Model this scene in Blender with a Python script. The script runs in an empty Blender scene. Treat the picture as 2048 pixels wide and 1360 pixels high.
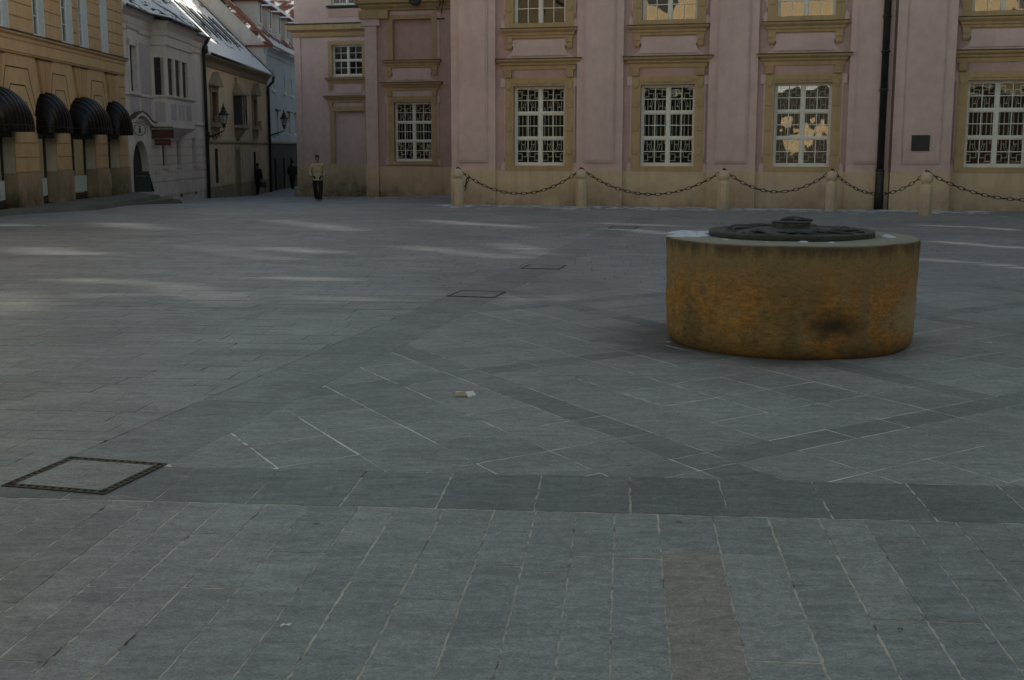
import bpy, math, random
from math import sin, cos, pi, radians, hypot, atan2
from mathutils import Vector, Matrix
random.seed(7)
SC = bpy.context.scene
COL = SC.collection
R = radians

# ------------------------------------------------------------------ materials
class NT:
    def __init__(s, name):
        s.m = bpy.data.materials.new(name); s.m.use_nodes = True
        s.t = s.m.node_tree; s.t.nodes.clear()
        s.out = s.n('ShaderNodeOutputMaterial')
    def n(s, typ, **kw):
        nd = s.t.nodes.new(typ)
        for k, v in kw.items():
            if k in nd.inputs: nd.inputs[k].default_value = v
            else: setattr(nd, k, v)
        return nd
    def l(s, a, b): s.t.links.new(a, b)
    def coord(s, world=False, scale=(1, 1, 1)):
        if world: src = s.n('ShaderNodeNewGeometry').outputs['Position']
        else: src = s.n('ShaderNodeTexCoord').outputs['Object']
        mp = s.n('ShaderNodeMapping'); mp.inputs['Scale'].default_value = scale
        s.l(src, mp.inputs['Vector']); return mp.outputs[0]
    def noise(s, co, scale, detail=4, rough=.55, dist=0):
        nd = s.n('ShaderNodeTexNoise'); nd.inputs['Scale'].default_value = scale
        nd.inputs['Detail'].default_value = detail; nd.inputs['Roughness'].default_value = rough
        nd.inputs['Distortion'].default_value = dist
        s.l(co, nd.inputs['Vector']); return nd.outputs['Fac']
    def ramp(s, fac, stops, interp='LINEAR'):
        nd = s.n('ShaderNodeValToRGB'); cr = nd.color_ramp; cr.interpolation = interp
        while len(cr.elements) < len(stops): cr.elements.new(.5)
        for e, (p, c) in zip(cr.elements, stops):
            e.position = p
            if not hasattr(c, '__len__'): c = (c, c, c)
            e.color = (*c, 1)
        s.l(fac, nd.inputs['Fac']); return nd.outputs['Color']
    def mix(s, a, b, fac, mode='MIX'):
        nd = s.n('ShaderNodeMix', data_type='RGBA', blend_type=mode)
        for idx, v in ((0, fac), (6, a), (7, b)):
            sock = nd.inputs[idx]
            if isinstance(v, bpy.types.NodeSocket): s.l(v, sock)
            elif idx == 0: sock.default_value = v
            else: sock.default_value = (*v, 1) if hasattr(v, '__len__') else (v, v, v, 1)
        return nd.outputs[2]
    def math(s, op, a, b=0., c=None):
        nd = s.n('ShaderNodeMath', operation=op)
        for i, v in enumerate((a, b) if c is None else (a, b, c)):
            if isinstance(v, bpy.types.NodeSocket): s.l(v, nd.inputs[i])
            else: nd.inputs[i].default_value = v
        return nd.outputs[0]
    def bump(s, h, strength=.3, dist=.01):
        nd = s.n('ShaderNodeBump'); nd.inputs['Strength'].default_value = strength
        nd.inputs['Distance'].default_value = dist; s.l(h, nd.inputs['Height']); return nd.outputs[0]
    def bsdf(s, col, rough=.8, normal=None, metal=0., spec=.5):
        b = s.n('ShaderNodeBsdfPrincipled')
        for k, v in (('Base Color', col), ('Roughness', rough), ('Metallic', metal), ('Specular IOR Level', spec)):
            if isinstance(v, bpy.types.NodeSocket): s.l(v, b.inputs[k])
            elif k == 'Base Color': b.inputs[k].default_value = (*v, 1)
            else: b.inputs[k].default_value = v
        if normal is not None: s.l(normal, b.inputs['Normal'])
        s.l(b.outputs[0], s.out.inputs[0]); return b

def zpos(t):
    sx = t.n('ShaderNodeSeparateXYZ'); t.l(t.n('ShaderNodeNewGeometry').outputs['Position'], sx.inputs[0])
    return sx

def stucco(name, col, dirt=.35, streak=.25, rough=.9, dcol=(.06, .05, .035), zlo=-.2, zhi=1.6, bump=.25, spots=None):
    t = NT(name); co = t.coord(); w = t.coord(True)
    big = t.ramp(t.noise(w, .55, 5, .6), [(.3, .89), (.7, 1.08)])
    c = t.mix(col, big, 1., 'MULTIPLY')
    mid = t.ramp(t.noise(w, 3.1, 6, .65), [(.3, .90), (.7, 1.07)])
    c = t.mix(c, mid, 1., 'MULTIPLY')
    st = t.ramp(t.noise(t.coord(True, (5.5, 5.5, .35)), 1.0, 5, .6), [(.48, 0.), (.72, 1.)])
    c = t.mix(c, tuple(x * .62 for x in col), t.math('MULTIPLY', st, streak))
    z = zpos(t).outputs[2]
    mr = t.n('ShaderNodeMapRange'); t.l(z, mr.inputs[0])
    mr.inputs[1].default_value = zlo; mr.inputs[2].default_value = zhi
    mr.inputs[3].default_value = 1; mr.inputs[4].default_value = 0
    dn = t.math('MULTIPLY', mr.outputs[0], t.ramp(t.noise(w, 1.3, 6, .7), [(.35, .25), (.65, 1.3)]))
    c = t.mix(c, dcol, t.math('MULTIPLY', dn, dirt))
    fine = t.noise(w, 45, 4, .7)
    t.bsdf(c, rough, t.bump(t.math('ADD', fine, t.math('MULTIPLY', t.noise(w, 6, 4), .6)), bump, .006), spec=.25)
    return t.m

def plain(name, col, rough=.6, metal=0., var=.15, scale=8, spec=.5, bump=.0):
    t = NT(name); w = t.coord(True)
    n = t.noise(w, scale, 5, .6)
    c = t.mix(col, t.ramp(n, [(.3, 1 - var), (.7, 1 + var)]), 1., 'MULTIPLY')
    t.bsdf(c, rough, t.bump(t.noise(w, scale * 6, 3), bump, .004) if bump else None, metal, spec)
    return t.m

def glass(name, refl=.14, tint=(.8, .85, .84), wob=.02):
    t = NT(name); w = t.coord(True)
    nrm = t.bump(t.noise(w, .9, 2), wob, .6)
    tr = t.n('ShaderNodeBsdfTransparent'); tr.inputs[0].default_value = (*tint, 1)
    gl = t.n('ShaderNodeBsdfGlossy'); gl.inputs['Roughness'].default_value = .015
    gl.inputs[0].default_value = (.95, .97, 1, 1); t.l(nrm, gl.inputs['Normal'])
    fr = t.n('ShaderNodeFresnel'); fr.inputs[0].default_value = 1.5
    f = t.math('ADD', t.math('MULTIPLY', fr.outputs[0], .9), refl)
    mx = t.n('ShaderNodeMixShader'); t.l(f, mx.inputs[0]); t.l(tr.outputs[0], mx.inputs[1]); t.l(gl.outputs[0], mx.inputs[2])
    t.l(mx.outputs[0], t.out.inputs[0]); return t.m

def slab_mat(name, tint=(1, 1, 1)):
    t = NT(name); w = t.coord(True)
    at = t.n('ShaderNodeAttribute', attribute_name='tone')
    base = t.ramp(at.outputs['Fac'], [(0, (.135, .147, .140)), (.3, (.218, .230, .214)), (.55, (.280, .289, .266)), (.82, (.322, .328, .298)), (1, (.300, .268, .228))])
    base = t.mix(base, tint, 1., 'MULTIPLY')
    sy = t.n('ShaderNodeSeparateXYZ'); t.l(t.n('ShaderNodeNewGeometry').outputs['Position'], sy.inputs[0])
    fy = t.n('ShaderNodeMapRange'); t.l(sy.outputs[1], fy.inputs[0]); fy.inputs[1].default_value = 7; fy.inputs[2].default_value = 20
    base = t.mix(base, t.mix(base, (.95, 1.0, 1.17), 1., 'MULTIPLY'), fy.outputs[0])   # sky reflection painted in: bluer with distance
    big = t.ramp(t.noise(w, .35, 5, .65, .6), [(.3, .80), (.7, 1.17)])
    c = t.mix(base, big, 1., 'MULTIPLY')
    sc_ = t.coord(True, (1, 3.2, 1))
    cl = t.ramp(t.noise(sc_, 3.3, 9, .74, 1.0), [(.28, .68), (.5, .98), (.72, 1.30)])
    c = t.mix(c, cl, 1., 'MULTIPLY')
    fine = t.noise(w, 75, 5, .8)
    c = t.mix(c, t.ramp(fine, [(.3, .58), (.7, 1.42)]), 1., 'MULTIPLY')
    c = t.mix(c, t.ramp(t.noise(w, 21, 6, .8), [(.3, .70), (.7, 1.30)]), 1., 'MULTIPLY')
    # worn lime smears
    sm = t.ramp(t.noise(t.coord(True, (1, 2.0, 1)), 1.7, 9, .78, 2.2), [(.55, 0.), (.72, 1.)])
    c = t.mix(c, (.42, .43, .40), t.math('MULTIPLY', sm, .55))
    pk = t.ramp(t.noise(w, 34, 2, .5), [(.72, 0.), (.78, 1.)])
    c = t.mix(c, (.48, .49, .46), t.math('MULTIPLY', pk, .45))
    # dark spots (old gum and drips)
    vo = t.n('ShaderNodeTexVoronoi'); vo.inputs['Scale'].default_value = 1.7; t.l(w, vo.inputs['Vector'])
    sp = t.ramp(vo.outputs['Distance'], [(.022, 1.), (.035, 0.)])
    c = t.mix(c, (.06, .065, .063), t.math('MULTIPLY', sp, .75))
    # darker, noise-edged halo round the foot of the well
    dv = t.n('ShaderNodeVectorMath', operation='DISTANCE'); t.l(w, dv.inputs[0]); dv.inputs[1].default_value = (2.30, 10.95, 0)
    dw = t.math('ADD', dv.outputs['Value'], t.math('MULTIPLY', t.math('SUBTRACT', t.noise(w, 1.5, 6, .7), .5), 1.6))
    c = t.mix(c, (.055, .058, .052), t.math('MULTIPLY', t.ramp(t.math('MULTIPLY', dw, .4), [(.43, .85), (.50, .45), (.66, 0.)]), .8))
    rough = t.ramp(t.noise(w, 2.2, 5), [(.3, .46), (.7, .70)])
    h = t.math('ADD', t.math('MULTIPLY', t.noise(w, 28, 6, .75), .7), t.noise(sc_, 7, 4, .6))
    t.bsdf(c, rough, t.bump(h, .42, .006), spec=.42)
    return t.m

def mortar_mat(name, a, b, dark, thr=.5):
    t = NT(name); w = t.coord(True)
    c = t.mix(a, b, t.noise(w, 9, 5, .7))
    d = t.ramp(t.noise(w, 2.3, 6, .7), [(thr - .04, 1.), (thr + .06, 0.)])
    c = t.mix(c, dark, d)
    t.bsdf(c, .95, t.bump(t.noise(w, 60, 4, .8), .8, .008), spec=.1)
    return t.m

def roof_mat(name, tile, snow_thr=.5, scale=1.6, lines=9., snowcol=(.80, .83, .88), zband=None):
    t = NT(name); w = t.coord(); g = t.coord(True)
    wv = t.n('ShaderNodeTexWave', wave_type='BANDS', bands_direction='X'); wv.inputs['Scale'].default_value = lines * .35
    t.l(w, wv.inputs['Vector'])
    wz = t.n('ShaderNodeTexWave', wave_type='BANDS', bands_direction='Z'); wz.inputs['Scale'].default_value = lines * .25
    t.l(w, wz.inputs['Vector'])
    h = t.math('ADD', wv.outputs['Fac'], wz.outputs['Fac'])
    c = t.mix(tile, tuple(x * .45 for x in tile), wz.outputs['Fac'])
    c = t.mix(c, t.ramp(t.noise(g, 5, 4), [(.3, .75), (.7, 1.2)]), 1., 'MULTIPLY')
    n = t.noise(t.coord(True, (1, .8, 1.5)), scale, 7, .62, .3)
    n = t.math('SUBTRACT', n, t.math('MULTIPLY', wz.outputs['Fac'], .07))
    if zband:
        mr = t.n('ShaderNodeMapRange'); t.l(zpos(t).outputs[2], mr.inputs[0])
        mr.inputs[1].default_value, mr.inputs[2].default_value, mr.inputs[3].default_value, mr.inputs[4].default_value = zband
        n = t.math('ADD', n, mr.outputs[0])
    f = t.ramp(n, [(snow_thr, 0.), (snow_thr + .03, 1.)])
    c = t.mix(c, snowcol, f)
    t.bsdf(c, .8, t.bump(t.math('ADD', h, t.math('MULTIPLY', f, 1.5)), .6, .03), spec=.3)
    return t.m

M = {}
M['pink'] = stucco('pink_stucco', (.70, .545, .52), dirt=.12, streak=.14, zlo=.6, zhi=2.6)
M['pink_deep'] = stucco('deep_pink_stucco', (.58, .41, .375), dirt=.15, streak=.2, zlo=.6, zhi=2.6)
M['stone'] = stucco('sandstone_trim', (.53, .395, .225), dirt=.2, streak=.4)
M['plinth'] = stucco('sandstone_plinth', (.66, .53, .365), dirt=.7, streak=.35, zlo=-.5, zhi=.75, bump=.5)
M['lead'] = plain('lead_flashing', (.05, .055, .052), .6, .3)
M['white'] = plain('window_paint', (.82, .84, .76), .5, var=.1)
M['bluewhite'] = plain('window_paint_cool', (.62, .68, .72), .5, var=.08)
M['grille'] = plain('grille_iron', (.80, .81, .72), .6, var=.2)
M['plaster_in'] = plain('inner_plaster', (.42, .42, .37), .9)
M['dark_in'] = plain('dark_interior', (.030, .030, .028), .95)
M['red_in'] = plain('red_curtain', (.16, .05, .04), .95)
M['glass'] = glass('window_glass', .02)
M['glass_b'] = glass('old_bright_glass', .24, wob=.010)
M['ochre'] = stucco('ochre_stucco', (.52, .37, .215), dirt=.25, streak=.3, zlo=.5, zhi=3)
M['ochre_dk'] = stucco('deep_ochre_stucco', (.46, .30, .155), dirt=.2, streak=.35, zlo=.5, zhi=3)
M['groove'] = plain('groove_shadow', (.12, .075, .035), .95)
M['groove_g'] = plain('grey_groove_shadow', (.11, .11, .12), .95)
M['oplinth'] = stucco('ochre_house_plinth', (.36, .28, .18), dirt=.8, streak=.5, zlo=.1, zhi=1.5, bump=.5)
M['reveal'] = stucco('pale_reveal', (.50, .45, .36), dirt=.2, streak=.2)
M['grey'] = stucco('grey_stucco', (.66, .61, .58), dirt=.35, streak=.35, zlo=-.5, zhi=2.2)
M['lilac'] = stucco('lilac_panel', (.48, .45, .47), dirt=.3, streak=.3)
M['cream'] = stucco('cream_stucco', (.62, .53, .385), dirt=.5, streak=.4, zlo=-1, zhi=3)
M['creamtrim'] = stucco('weathered_trim', (.30, .26, .185), dirt=.4, streak=.4)
M['blue'] = stucco('pale_blue_stucco', (.50, .60, .68), dirt=.3, streak=.2)
M['gable'] = stucco('gable_white', (.76, .70, .64), dirt=.2, streak=.3)
M['darkgreen'] = stucco('dark_green_base', (.055, .07, .07), dirt=.3, streak=.2)
M['shutter'] = plain('dark_shutter', (.03, .032, .034), .6)
M['maroon'] = plain('maroon_board', (.075, .022, .016), .5)
M['wood'] = plain('orange_wood', (.22, .10, .05), .6)
M['awning'] = plain('awning_vinyl', (.0035, .003, .0035), .32, var=.3, spec=.2)
M['iron'] = plain('black_iron', (.018, .016, .015), .5, .3, var=.4)
M['chain'] = plain('rusty_chain', (.034, .026, .023), .65, .4, var=.5, scale=30)
M['pipe'] = plain('green_black_pipe', (.022, .03, .028), .4, .3, var=.5, scale=4)
M['panel'] = plain('pale_teal_panel', (.42, .52, .52), .4, var=.05)
M['teal'] = plain('teal_letter', (.03, .16, .20), .5)
M['letter'] = plain('sign_letter', (.12, .11, .10), .6)
M['board'] = plain('dark_board', (.018, .028, .030), .5)
M['bollard'] = stucco('bollard_stone', (.68, .57, .41), dirt=.35, streak=.5, zlo=0, zhi=.7, bump=.4)
M['bronze'] = plain('dark_bronze', (.050, .062, .055), .50, .35, var=.35, scale=14, bump=.3)
M['snow'] = plain('old_snow', (.58, .62, .68), .85, var=.12, bump=.4)
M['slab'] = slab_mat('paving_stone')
M['mortar'] = mortar_mat('mortar_tan', (.48, .41, .31), (.78, .73, .64), (.13, .11, .09), .405)
M['mortar_l'] = mortar_mat('mortar_pale', (.64, .61, .55), (.95, .93, .88), (.18, .16, .14), .38)
M['castiron'] = plain('rusty_cast_iron', (.11, .09, .07), .7, .4, var=.5, scale=25, bump=.5)
M['black'] = plain('drain_black', (.004, .004, .004), .9)
M['paper'] = plain('paper', (.72, .71, .66), .8, var=.06, scale=30)
M['paper_y'] = plain('paper_inside', (.36, .32, .20), .8)
M['roof_dark'] = roof_mat('grey_house_roof', (.06, .05, .05), .40, 1.1)
M['roof_y'] = roof_mat('yellow_house_roof', (.17, .10, .075), .36, 1.3, zband=(6.0, 7.0, .35, 0.))
M['roof_red'] = roof_mat('red_tile_roof', (.20, .075, .055), .49, 1.0, 14, zband=(7.8, 8.7, .3, 0.))
M['roof_far'] = roof_mat('far_roof', (.15, .06, .05), .46, .6, 22)
M['snowroof'] = plain('snow_cover', (.70, .76, .88), .8, var=.06)
M['redtile'] = plain('verge_tile', (.26, .09, .05), .7, var=.4, scale=12)
M['brick'] = stucco('far_brick', (.26, .145, .11), dirt=.1)
M['sunny'] = stucco('cream_facade_opposite', (.58, .46, .28), dirt=.1)

# ------------------------------------------------------------------ mesh builder
class MB:
    def __init__(s): s.v = []; s.f = []; s.mi = []; s.cur = 0
    def add(s, vs, fs):
        o = len(s.v); s.v += [tuple(p) for p in vs]
        for f in fs: s.f.append(tuple(i + o for i in f)); s.mi.append(s.cur)
        return s
    def box(s, x0, x1, y0, y1, z0, z1):
        return s.add([(x0, y0, z0), (x1, y0, z0), (x1, y1, z0), (x0, y1, z0), (x0, y0, z1), (x1, y0, z1), (x1, y1, z1), (x0, y1, z1)],
                     [(0, 3, 2, 1), (4, 5, 6, 7), (0, 1, 5, 4), (1, 2, 6, 5), (2, 3, 7, 6), (3, 0, 4, 7)])
    def rings(s, rs, closed_ends=True):
        n = len(rs[0]); vs = [p for r in rs for p in r]; fs = []
        for k in range(len(rs) - 1):
            for i in range(n):
                j = (i + 1) % n; a = k * n; b = a + n
                fs.append((a + i, a + j, b + j, b + i))
        if closed_ends: fs += [tuple(range(n))[::-1], tuple(range((len(rs) - 1) * n, len(rs) * n))]
        return s.add(vs, fs)
    def mould(s, x0, x1, prof, yb=0.02):
        # prof: list of (projection, z) from bottom to top; mitred returns; outward is -y
        return s.rings([[(x0 - p, -p, z), (x1 + p, -p, z), (x1 + p, yb, z), (x0 - p, yb, z)] for p, z in prof])
    def prism(s, poly, y0, y1):
        n = len(poly); vs = [(x, y0, z) for x, z in poly] + [(x, y1, z) for x, z in poly]
        fs = [tuple(range(n)), tuple(range(2 * n - 1, n - 1, -1))] + [(i, i + n, (i + 1) % n + n, (i + 1) % n) for i in range(n)]
        return s.add(vs, fs)
    def prism_z(s, poly, z0, z1):
        n = len(poly); vs = [(x, y, z0) for x, y in poly] + [(x, y, z1) for x, y in poly]
        fs = [tuple(range(n))[::-1], tuple(range(n, 2 * n))] + [(i, (i + 1) % n, (i + 1) % n + n, i + n) for i in range(n)]
        return s.add(vs, fs)
    def lathe(s, prof, cx=0, cy=0, n=32, a0=0):
        return s.rings([[(cx + r * cos(a0 + 2 * pi * i / n), cy + r * sin(a0 + 2 * pi * i / n), z) for i in range(n)] for r, z in prof])
    def tube(s, pts, r, n=8):
        P = [Vector(p) for p in pts]; rs = []
        for i, p in enumerate(P):
            d = (P[min(i + 1, len(P) - 1)] - P[max(i - 1, 0)]).normalized()
            up = Vector((0, 0, 1)) if abs(d.z) < .9 else Vector((0, 1, 0))
            a = d.cross(up).normalized(); b = d.cross(a)
            rr = r[i] if hasattr(r, '__len__') else r
            rs.append([tuple(p + (a * cos(2 * pi * k / n) + b * sin(2 * pi * k / n)) * rr) for k in range(n)])
        return s.rings(rs)
    def wall(s, x0, x1, z0, z1, holes, y=0., depth=.2):
        xs = sorted({x0, x1} | {h[0] for h in holes} | {h[1] for h in holes}); zs = sorted({z0, z1} | {h[2] for h in holes} | {h[3] for h in holes})
        for i in range(len(xs) - 1):
            for j in range(len(zs) - 1):
                cx, cz = (xs[i] + xs[i + 1]) / 2, (zs[j] + zs[j + 1]) / 2
                if any(h[0] < cx < h[1] and h[2] < cz < h[3] for h in holes): continue
                s.add([(xs[i], y, zs[j]), (xs[i + 1], y, zs[j]), (xs[i + 1], y, zs[j + 1]), (xs[i], y, zs[j + 1])], [(0, 1, 2, 3)])
        for a, b, c, d in [h[:4] for h in holes]:
            Y = y + depth
            s.add([(a, y, c), (b, y, c), (b, y, d), (a, y, d), (a, Y, c), (b, Y, c), (b, Y, d), (a, Y, d)],
                  [(0, 4, 5, 1), (1, 5, 6, 2), (2, 6, 7, 3), (3, 7, 4, 0)])
        return s
    def build(s, name, mats, parent=None, loc=(0, 0, 0), rz=0., smooth=False):
        me = bpy.data.meshes.new(name); me.from_pydata(s.v, [], s.f)
        if not isinstance(mats, (list, tuple)): mats = [mats]
        for m in mats: me.materials.append(m)
        if len(mats) > 1: me.polygons.foreach_set('material_index', s.mi)
        if smooth: me.polygons.foreach_set('use_smooth', [True] * len(me.polygons))
        me.update()
        o = bpy.data.objects.new(name, me); COL.objects.link(o)
        o.location = loc; o.rotation_euler[2] = rz
        if parent: o.parent = parent
        return o
def tag(o, label=None, cat=None, group=None, kind=None):
    for k, v in (('label', label), ('category', cat), ('group', group), ('kind', kind)):
        if v: o[k] = v
    return o
def empty(name, loc=(0, 0, 0), rz=0., **kw):
    o = bpy.data.objects.new(name, None); COL.objects.link(o); o.location = loc; o.rotation_euler[2] = rz
    o.empty_display_size = .3
    return tag(o, **kw)
def copy_tree(o, parent=None):
    c = o.copy(); COL.objects.link(c); c.parent = parent
    for ch in list(o.children): copy_tree(ch, c)
    return c
def smooth_angle(o, a=35):
    me = o.data; me.polygons.foreach_set('use_smooth', [True] * len(me.polygons))
    me.set_sharp_from_angle(angle=R(a)); return o

# ------------------------------------------------------------------ terrain
def gz(x, y):
    t = min(1., max(0., (y - 37) / 30)); s = min(1., max(0., (2 - x) / 10))
    return -.9 * t * s
mb = MB(); xs = [-400, -120, -60, -40] + list(range(-30, 31, 1)) + [40, 60, 120, 400]
ys = [-400, -100, -40, -20, -8, 0] + list(range(2, 100, 1)) + [120, 200, 600]
mb.v = [(x, y, gz(x, y) - (.0022 if y < 30 else .02)) for y in ys for x in xs]
nx = len(xs)
mb.f = [(j * nx + i, j * nx + i + 1, (j + 1) * nx + i + 1, (j + 1) * nx + i) for j in range(len(ys) - 1) for i in range(nx - 1)]
mb.mi = [0] * len(mb.f)
tag(mb.build('ground', M['mortar']), kind='structure')

# ------------------------------------------------------------------ paving
def clip(poly, nx_, ny_, c):   # keep nx*x+ny*y >= c
    out = []
    for i in range(len(poly)):
        p, q = poly[i], poly[(i + 1) % len(poly)]
        dp, dq = nx_ * p[0] + ny_ * p[1] - c, nx_ * q[0] + ny_ * q[1] - c
        if dp >= 0: out.append(p)
        if dp * dq < 0:
            t = dp / (dp - dq); out.append((p[0] + (q[0] - p[0]) * t, p[1] + (q[1] - p[1]) * t))
    return out
def area(p): return abs(sum(p[i][0] * p[(i + 1) % len(p)][1] - p[(i + 1) % len(p)][0] * p[i][1] for i in range(len(p)))) / 2
def line(px, py, ang, side):   # half plane on the left (+1) or right (-1) of a directed line
    n = (-sin(R(ang)) * side, cos(R(ang)) * side); return (n[0], n[1], n[0] * px + n[1] * py)
AB = -4.95          # dark cross band direction
AC = 76.8           # dark long band direction
Bt_up = line(0, 6.31, AB, 1); Bt_dn = line(0, 6.31, AB, -1); Bb_up = line(0, 5.65, AB, 1); Bb_dn = line(0, 5.65, AB, -1)
Cl_l = line(-2.49, 6.88, AC, 1); Cl_r = line(-2.49, 6.88, AC, -1)
oc = (-2.49 + .63 * sin(R(AC)), 6.88 - .63 * cos(R(AC)))
Cr_l = line(*oc, AC, 1); Cr_r = line(*oc, AC, -1)
DF = 15.6
Df_dn = line(2.5, DF, AB, -1); Df_up = line(2.5, DF, AB, 1)
slabs = []   # (poly, tone)
def put(poly, region, tone, shrink=.003):
    for a, b, c in region:
        poly = clip(poly, a, b, c + shrink)
        if len(poly) < 3: return
    if area(poly) < .002: return
    cx = sum(p[0] for p in poly) / len(poly); cy = sum(p[1] for p in poly) / len(poly)
    if abs(cx) > .47 * cy + 3.4: return
    slabs.append((poly, tone, cx, cy))
def rows(o, ang, j0, j1, wid, i0, i1, ln, region, tonef, joint, skew=90):
    ex = (cos(R(ang)), sin(R(ang))); ey = (cos(R(ang + skew)), sin(R(ang + skew)))
    y = j0
    while y < j1:
        w = wid(); x = i0 + random.uniform(-1, 0)
        jn = joint * random.uniform(.6, 1.6)
        while x < i1:
            l = ln(); h = joint * .5 * random.uniform(.7, 1.3)
            P = [(x + h, y + jn / 2), (x + l - h, y + jn / 2), (x + l - h, y + w - jn / 2), (x + h, y + w - jn / 2)]
            P = [(o[0] + a * ex[0] + b * ey[0], o[1] + a * ex[1] + b * ey[1]) for a, b in P]
            put(P, region, tonef()); x += l
        y += w
U = random.uniform
def toneA():
    r = random.random(); return U(.66, .76) if r < .15 else U(.36, .62)
def toneE(): return U(.44, .58) if random.random() > .14 else U(.66, .8)
# near field: long slabs running away from the viewer
rows((0, 0), 84.6, -12, 12, lambda: U(.175, .265), 1, 7, lambda: U(.6, 1.9), [Bb_dn], toneA, .0085)
# dark cross band
rows((0, 5.655), AB, 0, .66, lambda: .655, -3.2, 9, lambda: U(.46, .49), [Bb_up, Bt_dn, Cl_r], lambda: U(.08, .27), .009)
# left of the long band
rows((0, 0), AB, 5.1, 31.5, lambda: U(.2, .34), -16, 8, lambda: U(.45, 1.1), [Bb_up, Cl_l, line(0, 30.5, AB, -1)], toneE, .0062)
# dark long band
rows((-2.49, 6.88), AC, -.632, -.002, lambda: .63, -.4, 26, lambda: U(.7, 1.1), [Cl_r, Cr_l, Bt_up, line(0, 30.5, AB, -1)], lambda: U(.27, .42), .007)
# diagonal field round the well, with crossing dark ribbons
e1 = (cos(R(-61.8)), sin(R(-61.8))); e2 = (cos(R(34.5)), sin(R(34.5)))
def series(lo, hi, d0, width, per, n):
    out = []; k = math.floor((lo - d0) / per) - 1
    while True:
        s0 = d0 + k * per
        if s0 > hi: break
        out.append((s0, s0 + width, True)); st = (per - width) / n
        for i in range(n): out.append((s0 + width + i * st, s0 + width + (i + 1) * st, False))
        k += 1
    return out
bs = series(-2, 20, 3.95, .28, 2.83, 5); as_ = series(-18, 4, -4.98, .27, 3.04, 5)
DR = [Bt_up, Cr_r, Df_dn]
for a0, a1, ad in as_:
    for b0, b1, bd in bs:
        h = .0055 * U(.4, 1.5); k = .0055 * U(.4, 1.5)
        P = [(a0 + h, b0 + k), (a0 + h, b1 - k), (a1 - h, b1 - k), (a1 - h, b0 + k)]
        P = [(a * e1[0] + b * e2[0], a * e1[1] + b * e2[1]) for a, b in P]
        put(P, DR, U(.19, .36) if (ad or bd) else U(.42, .64))
rows((2.5, DF), AB, 0, 17, lambda: U(.22, .34), -12, 14, lambda: U(.45, 1.1), [Df_up, Cr_r, line(0, 30.5, AB, -1)], toneE, .0062)
rows((0, 30.5), AB, 0, 62, lambda: U(.3, .45), -50, 30, lambda: U(.6, 1.2), [line(0, 30.5, AB, 1)], toneE, .005)

# one brownish slab in the near rows
bk = min(range(len(slabs)), key=lambda i: abs(slabs[i][2] - .64) + .3 * abs(slabs[i][3] - 3.9)); slabs[bk] = (slabs[bk][0], 1., *slabs[bk][2:])
sv, sf, st = [], [], []
for poly, tone, cx, cy in slabs:
    if area(poly) > 0 and sum(poly[i][0] * poly[(i + 1) % len(poly)][1] - poly[(i + 1) % len(poly)][0] * poly[i][1] for i in range(len(poly))) < 0: poly = poly[::-1]
    if cy < 9.5:
        q = []; step = .035 if cy < 6 else .06; jit = .0042 if cy < 6 else .0028
        for i in range(len(poly)):
            p, r = poly[i], poly[(i + 1) % len(poly)]; L = hypot(r[0] - p[0], r[1] - p[1]); n = max(1, int(L / step))
            for k in range(n):
                t = k / n
                q.append((p[0] + (r[0] - p[0]) * t + U(-jit, jit), p[1] + (r[1] - p[1]) * t + U(-jit, jit)))
        poly = q
    o = len(sv); n = len(poly); dz = U(-.0009, .0012) if cy < 15 else 0
    sl = U(-.0015, .0015) if cy < 12 else 0
    top = [(x, y, gz(x, y) + dz + (x - cx) * sl) for x, y in poly]
    sv += top; sf.append(tuple(range(o, o + n))); st.append(tone)
    if cy < 13:
        sv += [(x, y, -.006) for x, y in poly]
        for i in range(n):
            j = (i + 1) % n; sf.append((o + i, o + n + i, o + n + j, o + j)); st.append(tone)
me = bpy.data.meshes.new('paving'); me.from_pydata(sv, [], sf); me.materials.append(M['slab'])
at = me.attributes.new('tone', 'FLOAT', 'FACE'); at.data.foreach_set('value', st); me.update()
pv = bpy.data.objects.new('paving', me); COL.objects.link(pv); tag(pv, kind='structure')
# pale pointing under the diagonal field
mb = MB(); P = [(-20, 0), (40, 0), (40, 40), (-20, 40)]
for h in DR: P = clip(P, *h)
mb.add([(x, y, -.0017) for x, y in P], [tuple(range(len(P)))])
tag(mb.build('pointing_bed', M['mortar_l']), kind='structure')
M['mortar_d'] = mortar_mat('mortar_dark', (.10, .095, .085), (.20, .18, .15), (.03, .03, .027), .5)
for hp in ([Bb_up, Cl_l], [Df_up, Cr_r]):
    mb = MB(); P = [(-22, 0), (40, 0), (40, 29), (-22, 29)]
    for h in hp: P = clip(P, *h)
    mb.add([(x, y, -.0013) for x, y in P], [tuple(range(len(P)))])
    tag(mb.build('dark_pointing_bed', M['mortar_d']), kind='structure')

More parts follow.
